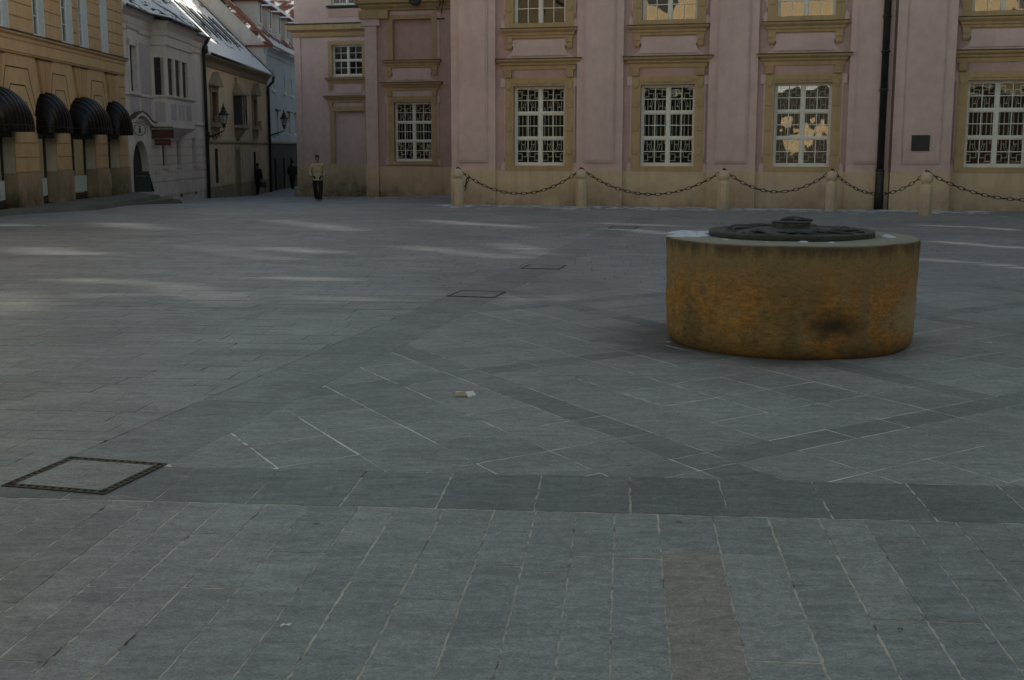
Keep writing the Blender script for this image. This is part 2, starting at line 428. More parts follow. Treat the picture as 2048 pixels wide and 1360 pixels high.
# ------------------------------------------------------------------ drain covers let into the paving
def drain(cx, cy, half, rz, label, lid_tone, fw=.048):
    t = empty('drain_cover', (cx, cy, 0), rz, label=label, cat='drain cover', group='square drain covers in the paving')
    a = half; b = half - fw
    m = MB(); m.box(-a, a, -a, a, .0, .0032); m.build('slot_bed', M['black'], t)
    m = MB()
    for s in (-1, 1):
        for r0, r1 in ((a - .008, a), (b, b + .008)):
            x0, x1 = sorted((s * r0, s * r1))
            m.box(x0, x1, -r1, r1, .0034, .0075); m.box(-r0, r0, x0, x1, .0034, .0075)
    n = 11
    for i in range(n):
        c = -b + (i + .5) * 2 * b / n + .012
        for s in (-1, 1):
            y0, y1 = sorted((s * (b + .0082), s * (a - .0082)))
            m.box(c - .012, c + .010, y0, y1, .0034, .0065); m.box(y0, y1, c - .012, c + .010, .0034, .0065)
    m.build('iron_frame', M['castiron'], t)
    me = bpy.data.meshes.new('stone_inlay')
    k = b - .004
    me.from_pydata([(-k, -k, .006), (k, -k, .006), (k, k, .006), (-k, k, .006), (-k, -k, .0), (k, -k, .0), (k, k, .0), (-k, k, .0)], [],
                   [(0, 1, 2, 3), (0, 4, 5, 1), (1, 5, 6, 2), (2, 6, 7, 3), (3, 7, 4, 0)])
    me.materials.append(M['slab']); at = me.attributes.new('tone', 'FLOAT', 'FACE'); at.data.foreach_set('value', [lid_tone] * 5)
    o = bpy.data.objects.new('stone_inlay', me); COL.objects.link(o); o.parent = t
    return t
drain(-2.30, 6.295, .305, R(-14.5), 'square slotted iron drain frame with stone inlay in the near left of the square', .55)
drain(-.42, 14.40, .29, R(-13.2), 'square iron drain frame in the dark paving band, left of the stone well', .36, .026)
drain(.47, 17.72, .29, R(-13.2), 'farthest square drain frame in the dark paving band, beyond the well', .36, .026)

drain(2.47, 26.6, .30, R(-13.2), 'dark drain frame far off in the paving, nearest the palace', .2)
# ------------------------------------------------------------------ well
def well_mat():
    t = NT('well_stone'); w = t.coord()
    a = t.noise(w, 1.5, 6, .58, .5)
    c = t.ramp(a, [(.30, (.16, .11, .05)), (.43, (.28, .175, .065)), (.53, (.43, .215, .052)), (.62, (.33, .215, .09)), (.74, (.31, .25, .14))])
    wp = t.coord(False, (1, 1, 2.2))
    c = t.mix(c, t.ramp(t.noise(wp, 13, 7, .75), [(.3, .50), (.5, 1.), (.7, 1.5)]), 1., 'MULTIPLY')
    z = t.n('ShaderNodeSeparateXYZ'); t.l(w, z.inputs[0])
    zz = z.outputs[2]
    stn = t.noise(t.coord(False, (3.2, 3.2, .22)), 1.6, 5, .6)
    streak = t.ramp(stn, [(.52, 0.), (.68, 1.)])
    c = t.mix(c, (.19, .18, .125), t.math('MULTIPLY', streak, .7))
    # pale worn upper zone and dark rim seep, damp foot
    mr = t.n('ShaderNodeMapRange'); t.l(zz, mr.inputs[0]); mr.inputs[1].default_value = .52; mr.inputs[2].default_value = .78
    c = t.mix(c, (.30, .225, .115), t.math('MULTIPLY', mr.outputs[0], .7))
    pit = t.ramp(t.noise(w, 38, 3, .6), [(.34, 1.), (.41, 0.)])
    c = t.mix(c, (.05, .035, .018), t.math('MULTIPLY', pit, .35))
    m3 = t.n('ShaderNodeMapRange'); t.l(t.math('ADD', zz, t.math('MULTIPLY', t.noise(t.coord(False, (4, 4, .6)), 2.2, 5), .34)), m3.inputs[0])
    m3.inputs[1].default_value = 1.00; m3.inputs[2].default_value = 1.10
    c = t.mix(c, (.050, .046, .030), t.math('MULTIPLY', m3.outputs[0], .72))
    m2 = t.n('ShaderNodeMapRange'); t.l(zz, m2.inputs[0]); m2.inputs[1].default_value = .0; m2.inputs[2].default_value = .16
    m2.inputs[3].default_value = 1; m2.inputs[4].default_value = 0
    c = t.mix(c, (.10, .055, .018), t.math('MULTIPLY', m2.outputs[0], .6))
    # soot-dark patch low on the front
    cmb = t.n('ShaderNodeVectorMath', operation='DISTANCE'); mp = t.n('ShaderNodeMapping')
    mp.inputs['Scale'].default_value = (1, 1, 1.75)
    t.l(t.n('ShaderNodeTexCoord').outputs['Object'], mp.inputs['Vector']); t.l(mp.outputs[0], cmb.inputs[0])
    cmb.inputs[1].default_value = (.16, -1.10, .30 * 1.75)
    dd = t.math('ADD', cmb.outputs['Value'], t.math('MULTIPLY', t.noise(w, 5, 5), .30))
    c = t.mix(c, (.045, .036, .024), t.math('MULTIPLY', t.ramp(dd, [(.22, 1.), (.46, 0.)]), .92))
    nd = t.n('ShaderNodeVectorMath', operation='DISTANCE'); t.l(mp.outputs[0], nd.inputs[0]); nd.inputs[1].default_value = (.98, -.42, .35 * 1.75)
    dd2 = t.math('ADD', nd.outputs['Value'], t.math('MULTIPLY', t.noise(w, 9, 6), .5))
    c = t.mix(c, (.50, .39, .25), t.math('MULTIPLY', t.ramp(dd2, [(.35, 1.), (.85, 0.)]), .7))
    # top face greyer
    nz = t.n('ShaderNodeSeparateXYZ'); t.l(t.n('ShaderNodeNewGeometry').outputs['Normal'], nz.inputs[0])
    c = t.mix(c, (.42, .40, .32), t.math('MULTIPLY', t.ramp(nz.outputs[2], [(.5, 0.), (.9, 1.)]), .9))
    h = t.math('ADD', t.math('MULTIPLY', t.noise(wp, 26, 7, .8), 1.), t.math('MULTIPLY', t.noise(w, 7, 5), .8))
    t.bsdf(c, .88, t.bump(h, .95, .028), spec=.25)
    return t.m
WC = (2.53, 10.90)
well = empty('well', (*WC, 0), R(0), label='round orange-brown stone well with a bronze relief lid, on the paving', cat='well')
N = 160; prof = [(1.030, -.01), (1.062, .012), (1.085, .05), (1.098, .12), (1.104, .3), (1.112, .6), (1.118, .85), (1.120, .925), (1.112, .948), (1.092, .96), (.9, .962), (.5, .962), (.1, .962)]
fineprof = []
for (r0, z0), (r1, z1) in zip(prof, prof[1:]):
    n = max(1, int(hypot(r1 - r0, z1 - z0) / .04))
    for k in range(n): fineprof.append((r0 + (r1 - r0) * k / n, z0 + (z1 - z0) * k / n))
fineprof.append(prof[-1])
from mathutils import noise as mnoise
mb = MB(); rs = []
for r, z in fineprof:
    ring = []
    for i in range(N):
        a = 2 * pi * i / N; p = Vector((cos(a) * 2.2, sin(a) * 2.2, z * 2.5))
        d = .013 * mnoise.noise(p) + .007 * mnoise.noise(p * 4.1) - (.016 * max(0, mnoise.noise(p * 6.3 + Vector((9, 2, 4))) - .25) if z > .88 else 0) if z < .955 or r > 1.05 else 0
        ring.append((cos(a) * (r + d), sin(a) * (r + d), z + (0 if z < .9 else .004 * mnoise.noise(p * 1.5))))
    rs.append(ring)
mb.rings(rs); mb.build('stone_drum', well_mat(), well, smooth=True)
lid = MB(); lid.lathe([(.70, .958), (.728, .962), (.735, .972), (.735, 1.008), (.726, 1.014), (.70, 1.013), (.685, 1.0), (.62, 1.004), (.40, 1.022), (.2, 1.032), (.01, 1.034)], n=96)
lid_o = smooth_angle(lid.build('bronze_lid', M['bronze'], well), 40)
mb = MB()
for k in range(9):     # flowing relief figures on the lid
    a = 2 * pi * k / 9 + U(-.15, .15); r0 = U(.30, .36); pts = []; rad = []
    L = U(.8, 1.3)
    for i in range(9):
        t = i / 8; rr = r0 + .25 * t + .03 * sin(t * 7 + k); aa = a + L * .6 * t
        pts.append((rr * cos(aa), rr * sin(aa), 1.018 + .012 * sin(t * pi))); rad.append(.006 + .013 * sin(pi * t) * U(.7, 1.2))
    mb.tube(pts, rad, 8)
    c = pts[4]; mb.lathe([(.004, c[2] - .012), (.04, c[2] - .006), (.028, c[2] + .008), (.004, c[2] + .014)], c[0] * 1.12, c[1] * 1.12, 10)
for k in range(26):
    a = 2 * pi * k / 26 + U(-.1, .1); r = U(.42, .62)
    mb.tube([(r * cos(a), r * sin(a), 1.008), ((r + .05) * cos(a + .07), (r + .05) * sin(a + .07), 1.016), ((r + .06) * cos(a + .16), (r + .06) * sin(a + .16), 1.010)], [.007, .010, .005], 6)
mb.build('relief', M['bronze'], lid_o, smooth=True)
mb = MB(); mb.lathe([(.24, 1.026), (.235, 1.036), (.178, 1.042), (.170, 1.045), (.172, 1.080), (.180, 1.088), (.172, 1.095), (.05, 1.10), (.01, 1.10)], n=40)
bo = smooth_angle(mb.build('boss', M['bronze'], lid_o), 40)
mb = MB()
mb.tube([(-.10, -.02, 1.100), (-.04, .01, 1.112), (.03, .0, 1.118), (.09, -.02, 1.112), (.15, -.03, 1.108), (.185, -.035, 1.100)], [.012, .020, .022, .017, .012, .008], 9)
mb.tube([(.0, .02, 1.105), (.05, .06, 1.115), (.12, .07, 1.112)], [.014, .013, .008], 7)
mb.tube([(.02, -.03, 1.105), (.08, -.08, 1.112), (.14, -.09, 1.106)], [.018, .016, .008], 7)
mb.build('reclining_figure', M['bronze'], bo, smooth=True)
def blob(mb, x, y, z, r, h, n=14, ell=1., ang=0.):
    rs = []
    ph = U(0, 9)
    prof = [(1, 0), (.93, .45), (.72, .8), (.4, 1.), (.08, 1.05)]
    for k, (a, b) in enumerate(prof):
        ring = []
        for i in range(n):
            t = 2 * pi * i / n; q = r * a * (1 + .28 * sin(2 * t + ph) + .16 * sin(5 * t + ph * 2) + .1 * sin(9 * t + ph))
            u, v = q * cos(t) * ell, q * sin(t)
            ring.append((x + u * cos(ang) - v * sin(ang), y + u * sin(ang) + v * cos(ang), z + h * b * (1 + .2 * sin(3 * t + ph))))
        rs.append(ring)
    mb.rings(rs)
mb = MB()
wa = atan2(WC[1], WC[0])
for k in range(11): # main patch on the left of the rim
    a = R(168) + U(-.33, .30); r = U(.82, 1.0); blob(mb, WC[0] + r * cos(a), WC[1] + r * sin(a), .957, U(.07, .13), U(.012, .026), 16, 1.3, a + pi / 2)
for k in range(15):
    a = R(random.choice((212, 228, 246, 262, 275, 283, 300, 318)) + U(-5, 5)); r = U(.745, .84); s = U(.004, .018) + (.02 if k % 5 == 0 else 0); blob(mb, WC[0] + r * cos(a), WC[1] + r * sin(a), .957, s, s * .35, 10, U(1, 1.9), a + pi / 2)
for k in range(4):
    a = R(U(-16, -4)); r = U(.76, .86); blob(mb, WC[0] + r * cos(a), WC[1] + r * sin(a), .957, U(.03, .06), .02, 10, 1.5, a + pi / 2)
tag(mb.build('snow_remnants', M['snow'], smooth=True), 'thin patches of white snow lying on the rim of the stone well', 'snow', kind='stuff')

# ------------------------------------------------------------------ bollards and chains
BP = [(-1.62, 36.35), (2.06, 35.92), (6.05, 34.55), (8.95, 33.85), (10.78, 31.45), (15.4, 30.2)]
def make_bollard():
    t = empty('stone_bollard')
    m = MB(); n = 8
    m.lathe([(.185, -.05), (.180, .0), (.172, .74), (.168, .765), (.135, .80), (.128, .80)], n=8, a0=pi / 8)
    m.build('shaft', M['bollard'], t)
    m = MB(); m.lathe([(.126, .79), (.116, .82), (.116, .85), (.150, .872), (.163, .90), (.168, .94), (.162, .99), (.145, 1.04), (.112, 1.085), (.06, 1.112), (.01, 1.118)], n=28)
    m.build('ball_cap', M['bollard'], t, smooth=True)
    m = MB(); m.tube([(-.035, 0, 1.10), (-.035, 0, 1.14), (0, 0, 1.155), (.035, 0, 1.14), (.035, 0, 1.10)], .012, 6)
    m.build('iron_ring', M['iron'], t)
    return t
names = ['leftmost stone bollard with ball top, at the corner of the pink palace', 'stone ball-topped bollard between the first two chain spans from the left',
         'third stone bollard from the left, ball-topped, left of the stone well behind it', 'stone bollard between the third palace window and the black drainpipe',
         'rightmost ball-topped stone bollard in view, below the black wall plaque', 'ball-topped stone bollard just past the right edge of the view']
b0 = make_bollard()
for i, (x, y) in enumerate(BP):
    b = b0 if i == 0 else copy_tree(b0)
    b.location = (x, y, gz(x, y)); b.rotation_euler[2] = R(-15 + U(-6, 6)); tag(b, names[i], 'bollard', 'stone bollards in front of the palace')
def link(mb, p, d, side, L=.195, W=.040, r=.0095):
    # an oval link centred at p, long axis d, flat direction side
    pts = []; n = 14
    for i in range(n + 1):
        t = 2 * pi * i / n; pts.append(p + d * (L / 2 * cos(t)) + side * (W * sin(t) * (1 if abs(sin(t)) < .8 else .95)))
    # closed tube
    P = pts[:-1]; k = len(P); rs = []
    for i in range(k):
        tdir = (P[(i + 1) % k] - P[i - 1]).normalized(); up = d.cross(side).normalized(); b = tdir.cross(up)
        rs.append([tuple(P[i] + (up * cos(2 * pi * j / 6) + b * sin(2 * pi * j / 6)) * r) for j in range(6)])
    rs.append(rs[0]); mb.rings(rs, False)
cl = ['iron chain hanging between the two leftmost bollards', 'iron chain sagging between the second and third bollards from the left',
      'iron chain sagging behind the stone well to the bollard beside the drainpipe', 'short iron chain crossing in front of the black drainpipe',
      'iron chain running from the rightmost bollard out of view, under the barred window']
sag = [.74, .73, .62, .62, .70]
for i in range(5):
    A = Vector((*BP[i], gz(*BP[i]) + 1.13)); B = Vector((*BP[i + 1], 1.13))
    L0 = (B - A).length; cnt = 240; pts = []
    for k in range(cnt + 1):
        t = k / cnt; p = A.lerp(B, t); p.z -= sag[i] * (1 - (2 * t - 1) ** 2) ** .96; pts.append(p)
    m = MB(); acc = .04; d = 0; idx = 0; s = 0
    for k in range(1, cnt + 1):
        s += (pts[k] - pts[k - 1]).length
        if s >= acc:
            dr = (pts[k] - pts[k - 1]).normalized(); up = Vector((0, 0, 1)); hz = dr.cross(up).normalized(); vt = hz.cross(dr).normalized()
            a = R(18 + U(-8, 8)) + (pi / 2 if idx % 2 else 0)
            link(m, pts[k], dr, vt * cos(a) + hz * sin(a)); idx += 1; acc += .152
    o = m.build('iron_chain', M['chain'], smooth=True)
    tag(o, cl[i], 'chain', 'iron chains between the bollards')

# ------------------------------------------------------------------ palace
PA = R(-15); PL = empty('palace', (.86, 37.18, 0), PA, label='long pink stucco palace with sandstone trim and tall barred windows', cat='palace')
WTOP = 16.
def palace_window(cx, z0, y, grille=True, h=2.39, w=1.61, rows_=3, gl='glass', red=False):
    F = .055
    x0, x1, z1 = cx - w / 2, cx + w / 2, z0 + h
    m = MB(); yf = y + .055
    # outer frame
    m.box(x0, x0 + F, yf, yf + .09, z0, z1); m.box(x1 - F, x1, yf, yf + .09, z0, z1)
    m.box(x0 + F, x1 - F, yf, yf + .09, z0, z0 + F * 1.3); m.box(x0 + F, x1 - F, yf, yf + .09, z1 - F, z1)
    zi0, zi1 = z0 + F * 1.3, z1 - F; xi0, xi1 = x0 + F, x1 - F
    m.box(cx - .042, cx + .042, yf - .015, yf + .085, zi0, zi1)
    rh = (zi1 - zi0) / rows_
    for k in range(1, rows_): m.box(xi0, xi1, yf - .012, yf + .082, zi0 + k * rh - .030, zi0 + k * rh + .030)
    for k in range(rows_):
        a0 = zi0 + k * rh + (.030 if k else 0); a1 = zi0 + (k + 1) * rh - (.030 if k < rows_ - 1 else 0)
        for xa, xb in ((xi0, cx - .042), (cx + .042, xi1)):
            g = .030
            m.box(xa + .002, xa + g, yf + .01, yf + .06, a0, a1); m.box(xb - g, xb - .002, yf + .01, yf + .06, a0, a1)
            m.box(xa + g, xb - g, yf + .01, yf + .06, a0 + .002, a0 + g); m.box(xa + g, xb - g, yf + .01, yf + .06, a1 - g, a1 - .002)
            mx = (xa + xb) / 2; mz = (a0 + a1) / 2
            m.box(mx - .013, mx + .013, yf + .015, yf + .05, a0 + g, a1 - g); m.box(xa + g, xb - g, yf + .017, yf + .048, mz - .013, mz + .013)
    win = m.build('window', M['white'], PL)
    m = MB(); m.add([(xi0, yf + .055, zi0), (xi1, yf + .055, zi0), (xi1, yf + .055, zi1), (xi0, yf + .055, zi1)], [(0, 1, 2, 3)])
    m.build('pane', M[gl], win)
    if grille:
        m = MB(); yg = yf + .12; r = .0135
        def bar(xa, za, xb, zb):
            if abs(xa - xb) < 1e-4: m.box(xa - r, xa + r, yg, yg + .02, min(za, zb) - r, max(za, zb) + r)
            else: m.box(min(xa, xb) - r, max(xa, xb) + r, yg + .001, yg + .019, za - r, za + r)
        for sx in (-1, 1):
            c = cx + sx * .41
            # middle tier: upright bars
            for k in range(6): bar(c - .30 + k * .12, zi0 + rh + .06, c - .30 + k * .12, zi0 + 2 * rh - .06)
            for up in (1, -1):
                base = zi0 + 1.5 * rh + up * .5 * rh      # tier edge next to the upright bars
                Z = lambda t: base + up * t * rh
                for s2 in (-1, 1):
                    X = lambda t: c + s2 * t
                    # arch legs and cross ties
                    bar(X(.10), Z(.08), X(.10), Z(.24)); bar(X(.22), Z(.08), X(.22), Z(.46)); bar(X(.30), Z(.08), X(.30), Z(.22))
                    bar(X(.10), Z(.24), X(.22), Z(.24))
                    # stepped fret above the arch
                    bar(X(.05), Z(.56), X(.05), Z(.74)); bar(X(.05), Z(.74), X(.20), Z(.74)); bar(X(.20), Z(.62), X(.20), Z(.88))
                    bar(X(.20), Z(.88), X(.34), Z(.88)); bar(X(.20), Z(.62), X(.34), Z(.62)); bar(X(.34), Z(.62), X(.34), Z(.74))
                pts = [(c + .10 * cos(a), yg + .01, Z(.24) + up * .19 * sin(a)) for a in [pi * i / 10 for i in range(11)]]
                m.tube(pts, r, 5)
                pts = [(c + .155 * cos(a), yg + .01, Z(.24) + up * .25 * sin(a)) for a in [pi * i / 10 for i in range(11)]]
                m.tube(pts, r * .8, 5)
        m.build('grille', M['grille'], win)
    m = MB(); yi = yf + .092; yb = yi + .8
    m.add([(x0, yi, z0), (x0, yi, z1), (x0, yi + .32, z1), (x0, yi + .32, z0)], [(0, 1, 2, 3)])
    m.add([(x1, yi, z0), (x1, yi, z1), (x1, yi + .32, z1), (x1, yi + .32, z0)], [(0, 1, 2, 3)])
    m.add([(x0, yi, z0), (x1, yi, z0), (x1, yi + .32, z0), (x0, yi + .32, z0)], [(0, 1, 2, 3)])
    m.add([(x0, yi, z1), (x1, yi, z1), (x1, yi + .32, z1), (x0, yi + .32, z1)], [(0, 1, 2, 3)])
    m.cur = 1
    m.add([(x0 - 1, yb, z0 - 1), (x1 + 1, yb, z0 - 1), (x1 + 1, yb, z1 + 1), (x0 - 1, yb, z1 + 1)], [(0, 1, 2, 3)])
    for xx in (x0 - 1, x1 + 1): m.add([(xx, yi + .32, z0 - 1), (xx, yi + .32, z1 + 1), (xx, yb, z1 + 1), (xx, yb, z0 - 1)], [(0, 1, 2, 3)])
    m.build('room', [M['plaster_in'], M['red_in'] if red else M['dark_in']], win)
    return win
def surround(cx, y, z0, z1, hw=.805, ow=1.07, top=.24, ears=True, foot=True, proj=.055):
    m = MB(); p = y - proj
    m.box(cx - ow, cx - hw, p, y + .01, z0 - .15, z1); m.box(cx + hw, cx + ow, p, y + .01, z0 - .15, z1)
    m.box(cx - hw, cx + hw, p, y + .01, z1 + .0, z1 + top); m.box(cx - ow, cx - hw, p, y + .01, z1, z1 + top); m.box(cx + hw, cx + ow, p, y + .01, z1, z1 + top)
    m.box(cx - hw, cx + hw, p, y + .01, z0 - .15, z0)
    # raised blocks
    for s in (-1, 1):
        xa, xb = sorted((cx + s * (hw + .07), cx + s * (ow - .05)))
        for zz in (z0 + .35, z0 + 1.05, z0 + 1.75): m.box(xa, xb, p - .03, p, zz, zz + .14)
        zt = z1 + top
        m.prism([(xa - .03, zt - .10), (xb + .03, zt - .10), (xb, zt - .26), ((xa + xb) / 2, zt - .36), (xa, zt - .26)], p - .045, p)
    for k in range(3):
        w3 = 2 * hw / 3; m.box(cx - hw + k * w3 + .06, cx - hw + (k + 1) * w3 - .06, p - .028, p, z1 + .07, z1 + top - .07)
    m.build('window_surround', M['stone'], PL)
    if ears:
        q = y - .035
        for s in (-1, 1):
            m = MB()
            xa, xb = sorted((cx + s * ow, cx + s * (ow + .045))); m.box(xa, xb, q, y + .01, z0 + .1, z1 - .02)
            xa, xb = sorted((cx + s * ow, cx + s * (ow + .14))); m.box(xa, xb, q - .015, y + .01, z1 - .021, z1 + top)
            if foot:
                xa, xb = sorted((cx + s * ow, cx + s * (ow + .12))); m.box(xa, xb, q - .01, y + .01, z0 - .15, z0 + .03)
                m.prism([(cx + s * ow, z0 + .03), (cx + s * (ow + .12), z0 + .03), (cx + s * (ow + .06), z0 + .12), (cx + s * (ow + .045), z0 + .26), (cx + s * ow, z0 + .26)][::s], q, y + .01)
            m.build('stucco_border', M['pink'], PL)
def place_y(mb, y): mb.v = [(a, b + y, c) for a, b, c in mb.v]; return mb
def hood(cx, y, z0, hw=1.10):
    m = MB()
    m.mould(cx - hw + .02, cx + hw - .02, [(.05, z0), (.065, z0 + .11), (.10, z0 + .13), (.12, z0 + .15), (.12, z0 + .19), (.17, z0 + .22), (.215, z0 + .25), (.215, z0 + .30), (.23, z0 + .31)])
    place_y(m, y)
    for s in (-1, 1):
        xa, xb = sorted((cx + s * (hw - .03), cx + s * (hw - .24)))
        m.box(xa, xb, y - .12, y, z0 - .23, z0 - .001); m.box(xa + .05, xb - .05, y - .135, y - .12, z0 - .17, z0 - .06)
        m.box(xa - .015, xb + .015, y - .135, y, z0 - .025, z0 - .002)
    h = m.build('window_hood', M['stone'], PL)
    m = MB(); m.box(cx - hw - .235, cx + hw + .235, y - .26, y, z0 + .312, z0 + .33); m.build('lead_cap', M['lead'], h)
def apron(cx, y, z0, z1, wb=1.08, wt=.80):
    m = MB(); n = 8; rs = []; H = z1 - z0
    L = []
    for i in range(n + 1):
        t = i / n; x = wt + (wb - wt) * (1 - t) ** 2.2; L.append((x, z0 + H * .62 * t))
    L += [(wt, z0 + H * .66), (wt + .06, z0 + H * .68), (wt + .06, z0 + H * .80), (wt + .02, z1)]
    poly = [(cx - x, z) for x, z in L][::-1] + [(cx + x, z) for x, z in L]
    poly = poly[::-1]
    m.prism(poly, y - .075, y + .01)
    m.build('apron', M['pink'], PL)
    m = MB(); L2 = [(wb * .80, z0 + .07), (wt - .12, z0 + H * .55), (wt - .14, z0 + H * .74)]
    poly = [(cx - x, z) for x, z in L2] + [(cx + x, z) for x, z in L2][::-1]
    m.prism(poly, y - .105, y - .073); m.build('apron_panel', M['pink'], PL)
def sill(cx, y, z1, hw=1.0):
    z0 = z1 - .29; m = MB()
    m.mould(cx - hw, cx + hw, [(.05, z0), (.06, z0 + .07), (.09, z0 + .09), (.10, z0 + .15), (.16, z0 + .20), (.185, z0 + .23), (.185, z0 + .275)])
    place_y(m, y)
    for s in (-1, 1):
        xa, xb = sorted((cx + s * (hw + .03), cx + s * (hw - .17)))
        m.box(xa, xb, y - .115, y, z0 - .14, z0 - .001); m.box(xa + .012, xb - .012, y - .09, y, z0 - .29, z0 - .141)
        m.box(xa + .03, xb - .03, y - .06, y, z0 - .33, z0 - .291)
    h = m.build('window_sill', M['stone'], PL)
    m = MB(); m.box(cx - hw - .195, cx + hw + .195, y - .215, y, z1 - .012, z1 + .004); m.build('lead_cap', M['lead'], h)
def pilaster(x0, x1, y, ztop, proj=.13, panel=True, pz=1.06, base=True):
    m = MB(); m.box(x0, x1, y - proj, y + .01, pz, ztop)
    if panel:
        g = .24 * min(1, (x1 - x0) / 1.4)
        m.box(x0 + g, x1 - g, y - proj - .05, y - proj, 1.30, ztop - .5)
        m.box(x0 + g + .05, x1 - g - .05, y - proj - .075, y - proj - .0502, 1.36, ztop - .6)
    m.build('pilaster', M['pink'], PL)
    if base:
        m = MB(); m.box(x0 - .015, x1 + .015, y - proj - .05, y + .01, -1.2, pz); m.build('pilaster_base', M['plinth'], PL)
def bay(c, y, lower='glass', upper='glass', red=False, red_up=False):
    palace_window(c, 1.20, y + .1, True, gl=lower, red=red)
    surround(c, y, 1.20, 3.59)
    m = MB(); m.box(c - .86, c + .86, y - .02, y + .01, 3.832, 4.079); m.build('frieze', M['pink_deep'], PL)
    hood(c, y, 4.08); apron(c, y, 4.415, 4.96); sill(c, y, 5.30)
    palace_window(c, 5.30, y + .1, False, h=2.3, rows_=2, gl=upper, red=red_up)
    surround(c, y, 5.45, 7.60, top=.2)
    hood(c, y, 8.1)
bays = [-.03, 3.88, 7.77, 13.02, 16.93, 20.8]
holes = [(c - .805, c + .805, z, z + h) for c in bays for z, h in ((1.20, 2.39), (5.30, 2.3))]
m = MB(); m.wall(-2.80, 24, 1.05, WTOP, holes, 0, .17); 
m.add([(-2.8, 0, -1.2), (-2.8, 14, -1.2), (-2.8, 14, WTOP), (-2.8, 0, WTOP)], [(0, 1, 2, 3)])
m.add([(-2.8, 0, WTOP), (24, 0, WTOP), (24, 14, WTOP), (-2.8, 14, WTOP)], [(0, 1, 2, 3)])
m.add([(24, 0, -1.2), (24, 14, -1.2), (24, 14, WTOP), (24, 0, WTOP)], [(0, 1, 2, 3)])
m.build('wall', M['pink_deep'], PL)
m = MB(); m.box(-2.82, 24.02, -.045, .16, -1.2, 1.0501); m.build('plinth', M['plinth'], PL)
m = MB(); m.mould(-2.8, 24, [(.05, WTOP - .8), (.2, WTOP - .6), (.25, WTOP - .3), (.6, WTOP - .1), (.65, WTOP + .1)]); m.build('eaves_cornice', M['stone'], PL)
for i, c in enumerate(bays): bay(c, 0, 'glass_b' if i == 2 else 'glass', ['glass', 'glass_b', 'glass_b', 'glass_b', 'glass', 'glass'][i], red=(i == 3))
for x0, x1 in ((-2.80, -1.39), (1.16, 2.56), (5.08, 6.48), (9.03, 10.20), (14.3, 15.7), (18.2, 19.6)): pilaster(x0, x1, 0, WTOP - .8)
# the two-step pilaster right of the drainpipe
m = MB(); m.box(10.27, 11.83, -.34, .01, 1.06, WTOP - .8); m.box(10.34, 10.52, -.36, -.34, 1.07, WTOP - .9); m.box(10.56, 11.56, -.375, -.34, 1.30, WTOP - 1.3); m.box(10.60, 11.53, -.39, -.3752, 1.36, WTOP - 1.4)
m.build('pilaster', M['pink'], PL)
m = MB(); m.box(10.25, 11.85, -.385, .01, -1.2, 1.06); m.build('pilaster_base', M['plinth'], PL)
# drainpipe
m = MB(); m.tube([(9.98, -.26, -.1), (9.98, -.26, WTOP - .9)], .10, 14)
for z in (1.12, 3.35, 4.4, 5.35, 8): m.lathe([(.10, z - .03), (.125, z - .025), (.125, z + .025), (.10, z + .03)], 9.98, -.26, 14)
m.lathe([(.13, -.05), (.13, .42), (.118, .5), (.118, 1.1), (.10, 1.12)], 9.98, -.26, 14)
m.build('drainpipe', M['pipe'], PL, smooth=True)
# second wing, set back
X2, Y2 = -8.07, 11.07
h2 = [(X2 - .80, X2 + .83, 1.19, 3.58), (X2 - .80, X2 + .86, 5.26, 6.88)]
m = MB(); m.wall(X2 - 1.98, -2.0, .97, 10., h2, Y2, .17)
m.add([(X2 - 1.98, Y2, -1.2), (X2 - 1.98, Y2 + 14, -1.2), (X2 - 1.98, Y2 + 14, 10.), (X2 - 1.98, Y2, 10.)], [(0, 1, 2, 3)])
m.add([(X2 - 1.98, Y2, 10.), (-2, Y2, 10.), (-2, Y2 + 14, 10.), (X2 - 1.98, Y2 + 14, 10.)], [(0, 1, 2, 3)])
m.box(X2 - 1.9, -2.9, Y2 + 1, Y2 + 6.5, 9.9, 12.)  # added unseen upper block, keeps the sun off the grey house roof
m.build('wall', M['pink_deep'], PL)
m = MB(); m.box(X2 - 2.0, -2.0, Y2 - .045, Y2 + .16, -1.5, .9701); m.build('plinth', M['plinth'], PL)
palace_window(X2 + .015, 1.19, Y2 + .1, True, w=1.63)
surround(X2 + .015, Y2, 1.19, 3.58, hw=.815)
m = MB(); m.box(X2 - .86, X2 + .86, Y2 - .02, Y2 + .01, 3.822, 4.059); m.build('frieze', M['pink'], PL)
hood(X2, Y2, 4.05); apron(X2, Y2, 4.385, 4.93); sill(X2 + .02, Y2, 5.26, 1.05)
m = MB(); m.add([(X2 - .8, Y2 + .165, 5.26), (X2 + .86, Y2 + .165, 5.26), (X2 + .86, Y2 + .165, 6.88), (X2 - .8, Y2 + .165, 6.88)], [(0, 1, 2, 3)]); m.build('blind_niche', M['pink_deep'], PL)
m = MB()
m.box(X2 - 1.03, X2 - .80, Y2 - .05, Y2 + .01, 5.262, 7.05); m.box(X2 + .86, X2 + 1.09, Y2 - .05, Y2 + .01, 5.262, 7.05); m.box(X2 - .80, X2 + .86, Y2 - .05, Y2 + .01, 6.88, 7.05)
m.build('niche_frame', M['stone'], PL)
m = MB()
m.box(X2 - 1.22, X2 - 1.03, Y2 - .03, Y2 + .01, 6.82, 7.12); m.box(X2 + 1.09, X2 + 1.20, Y2 - .03, Y2 + .01, 5.3, 6.82); m.box(X2 + 1.09, X2 + 1.25, Y2 - .03, Y2 + .01, 6.82, 7.12)
m.box(X2 - .9, X2 + .95, Y2 - .03, Y2 + .01, 7.051, 7.2); m.build('niche_border', M['pink'], PL)
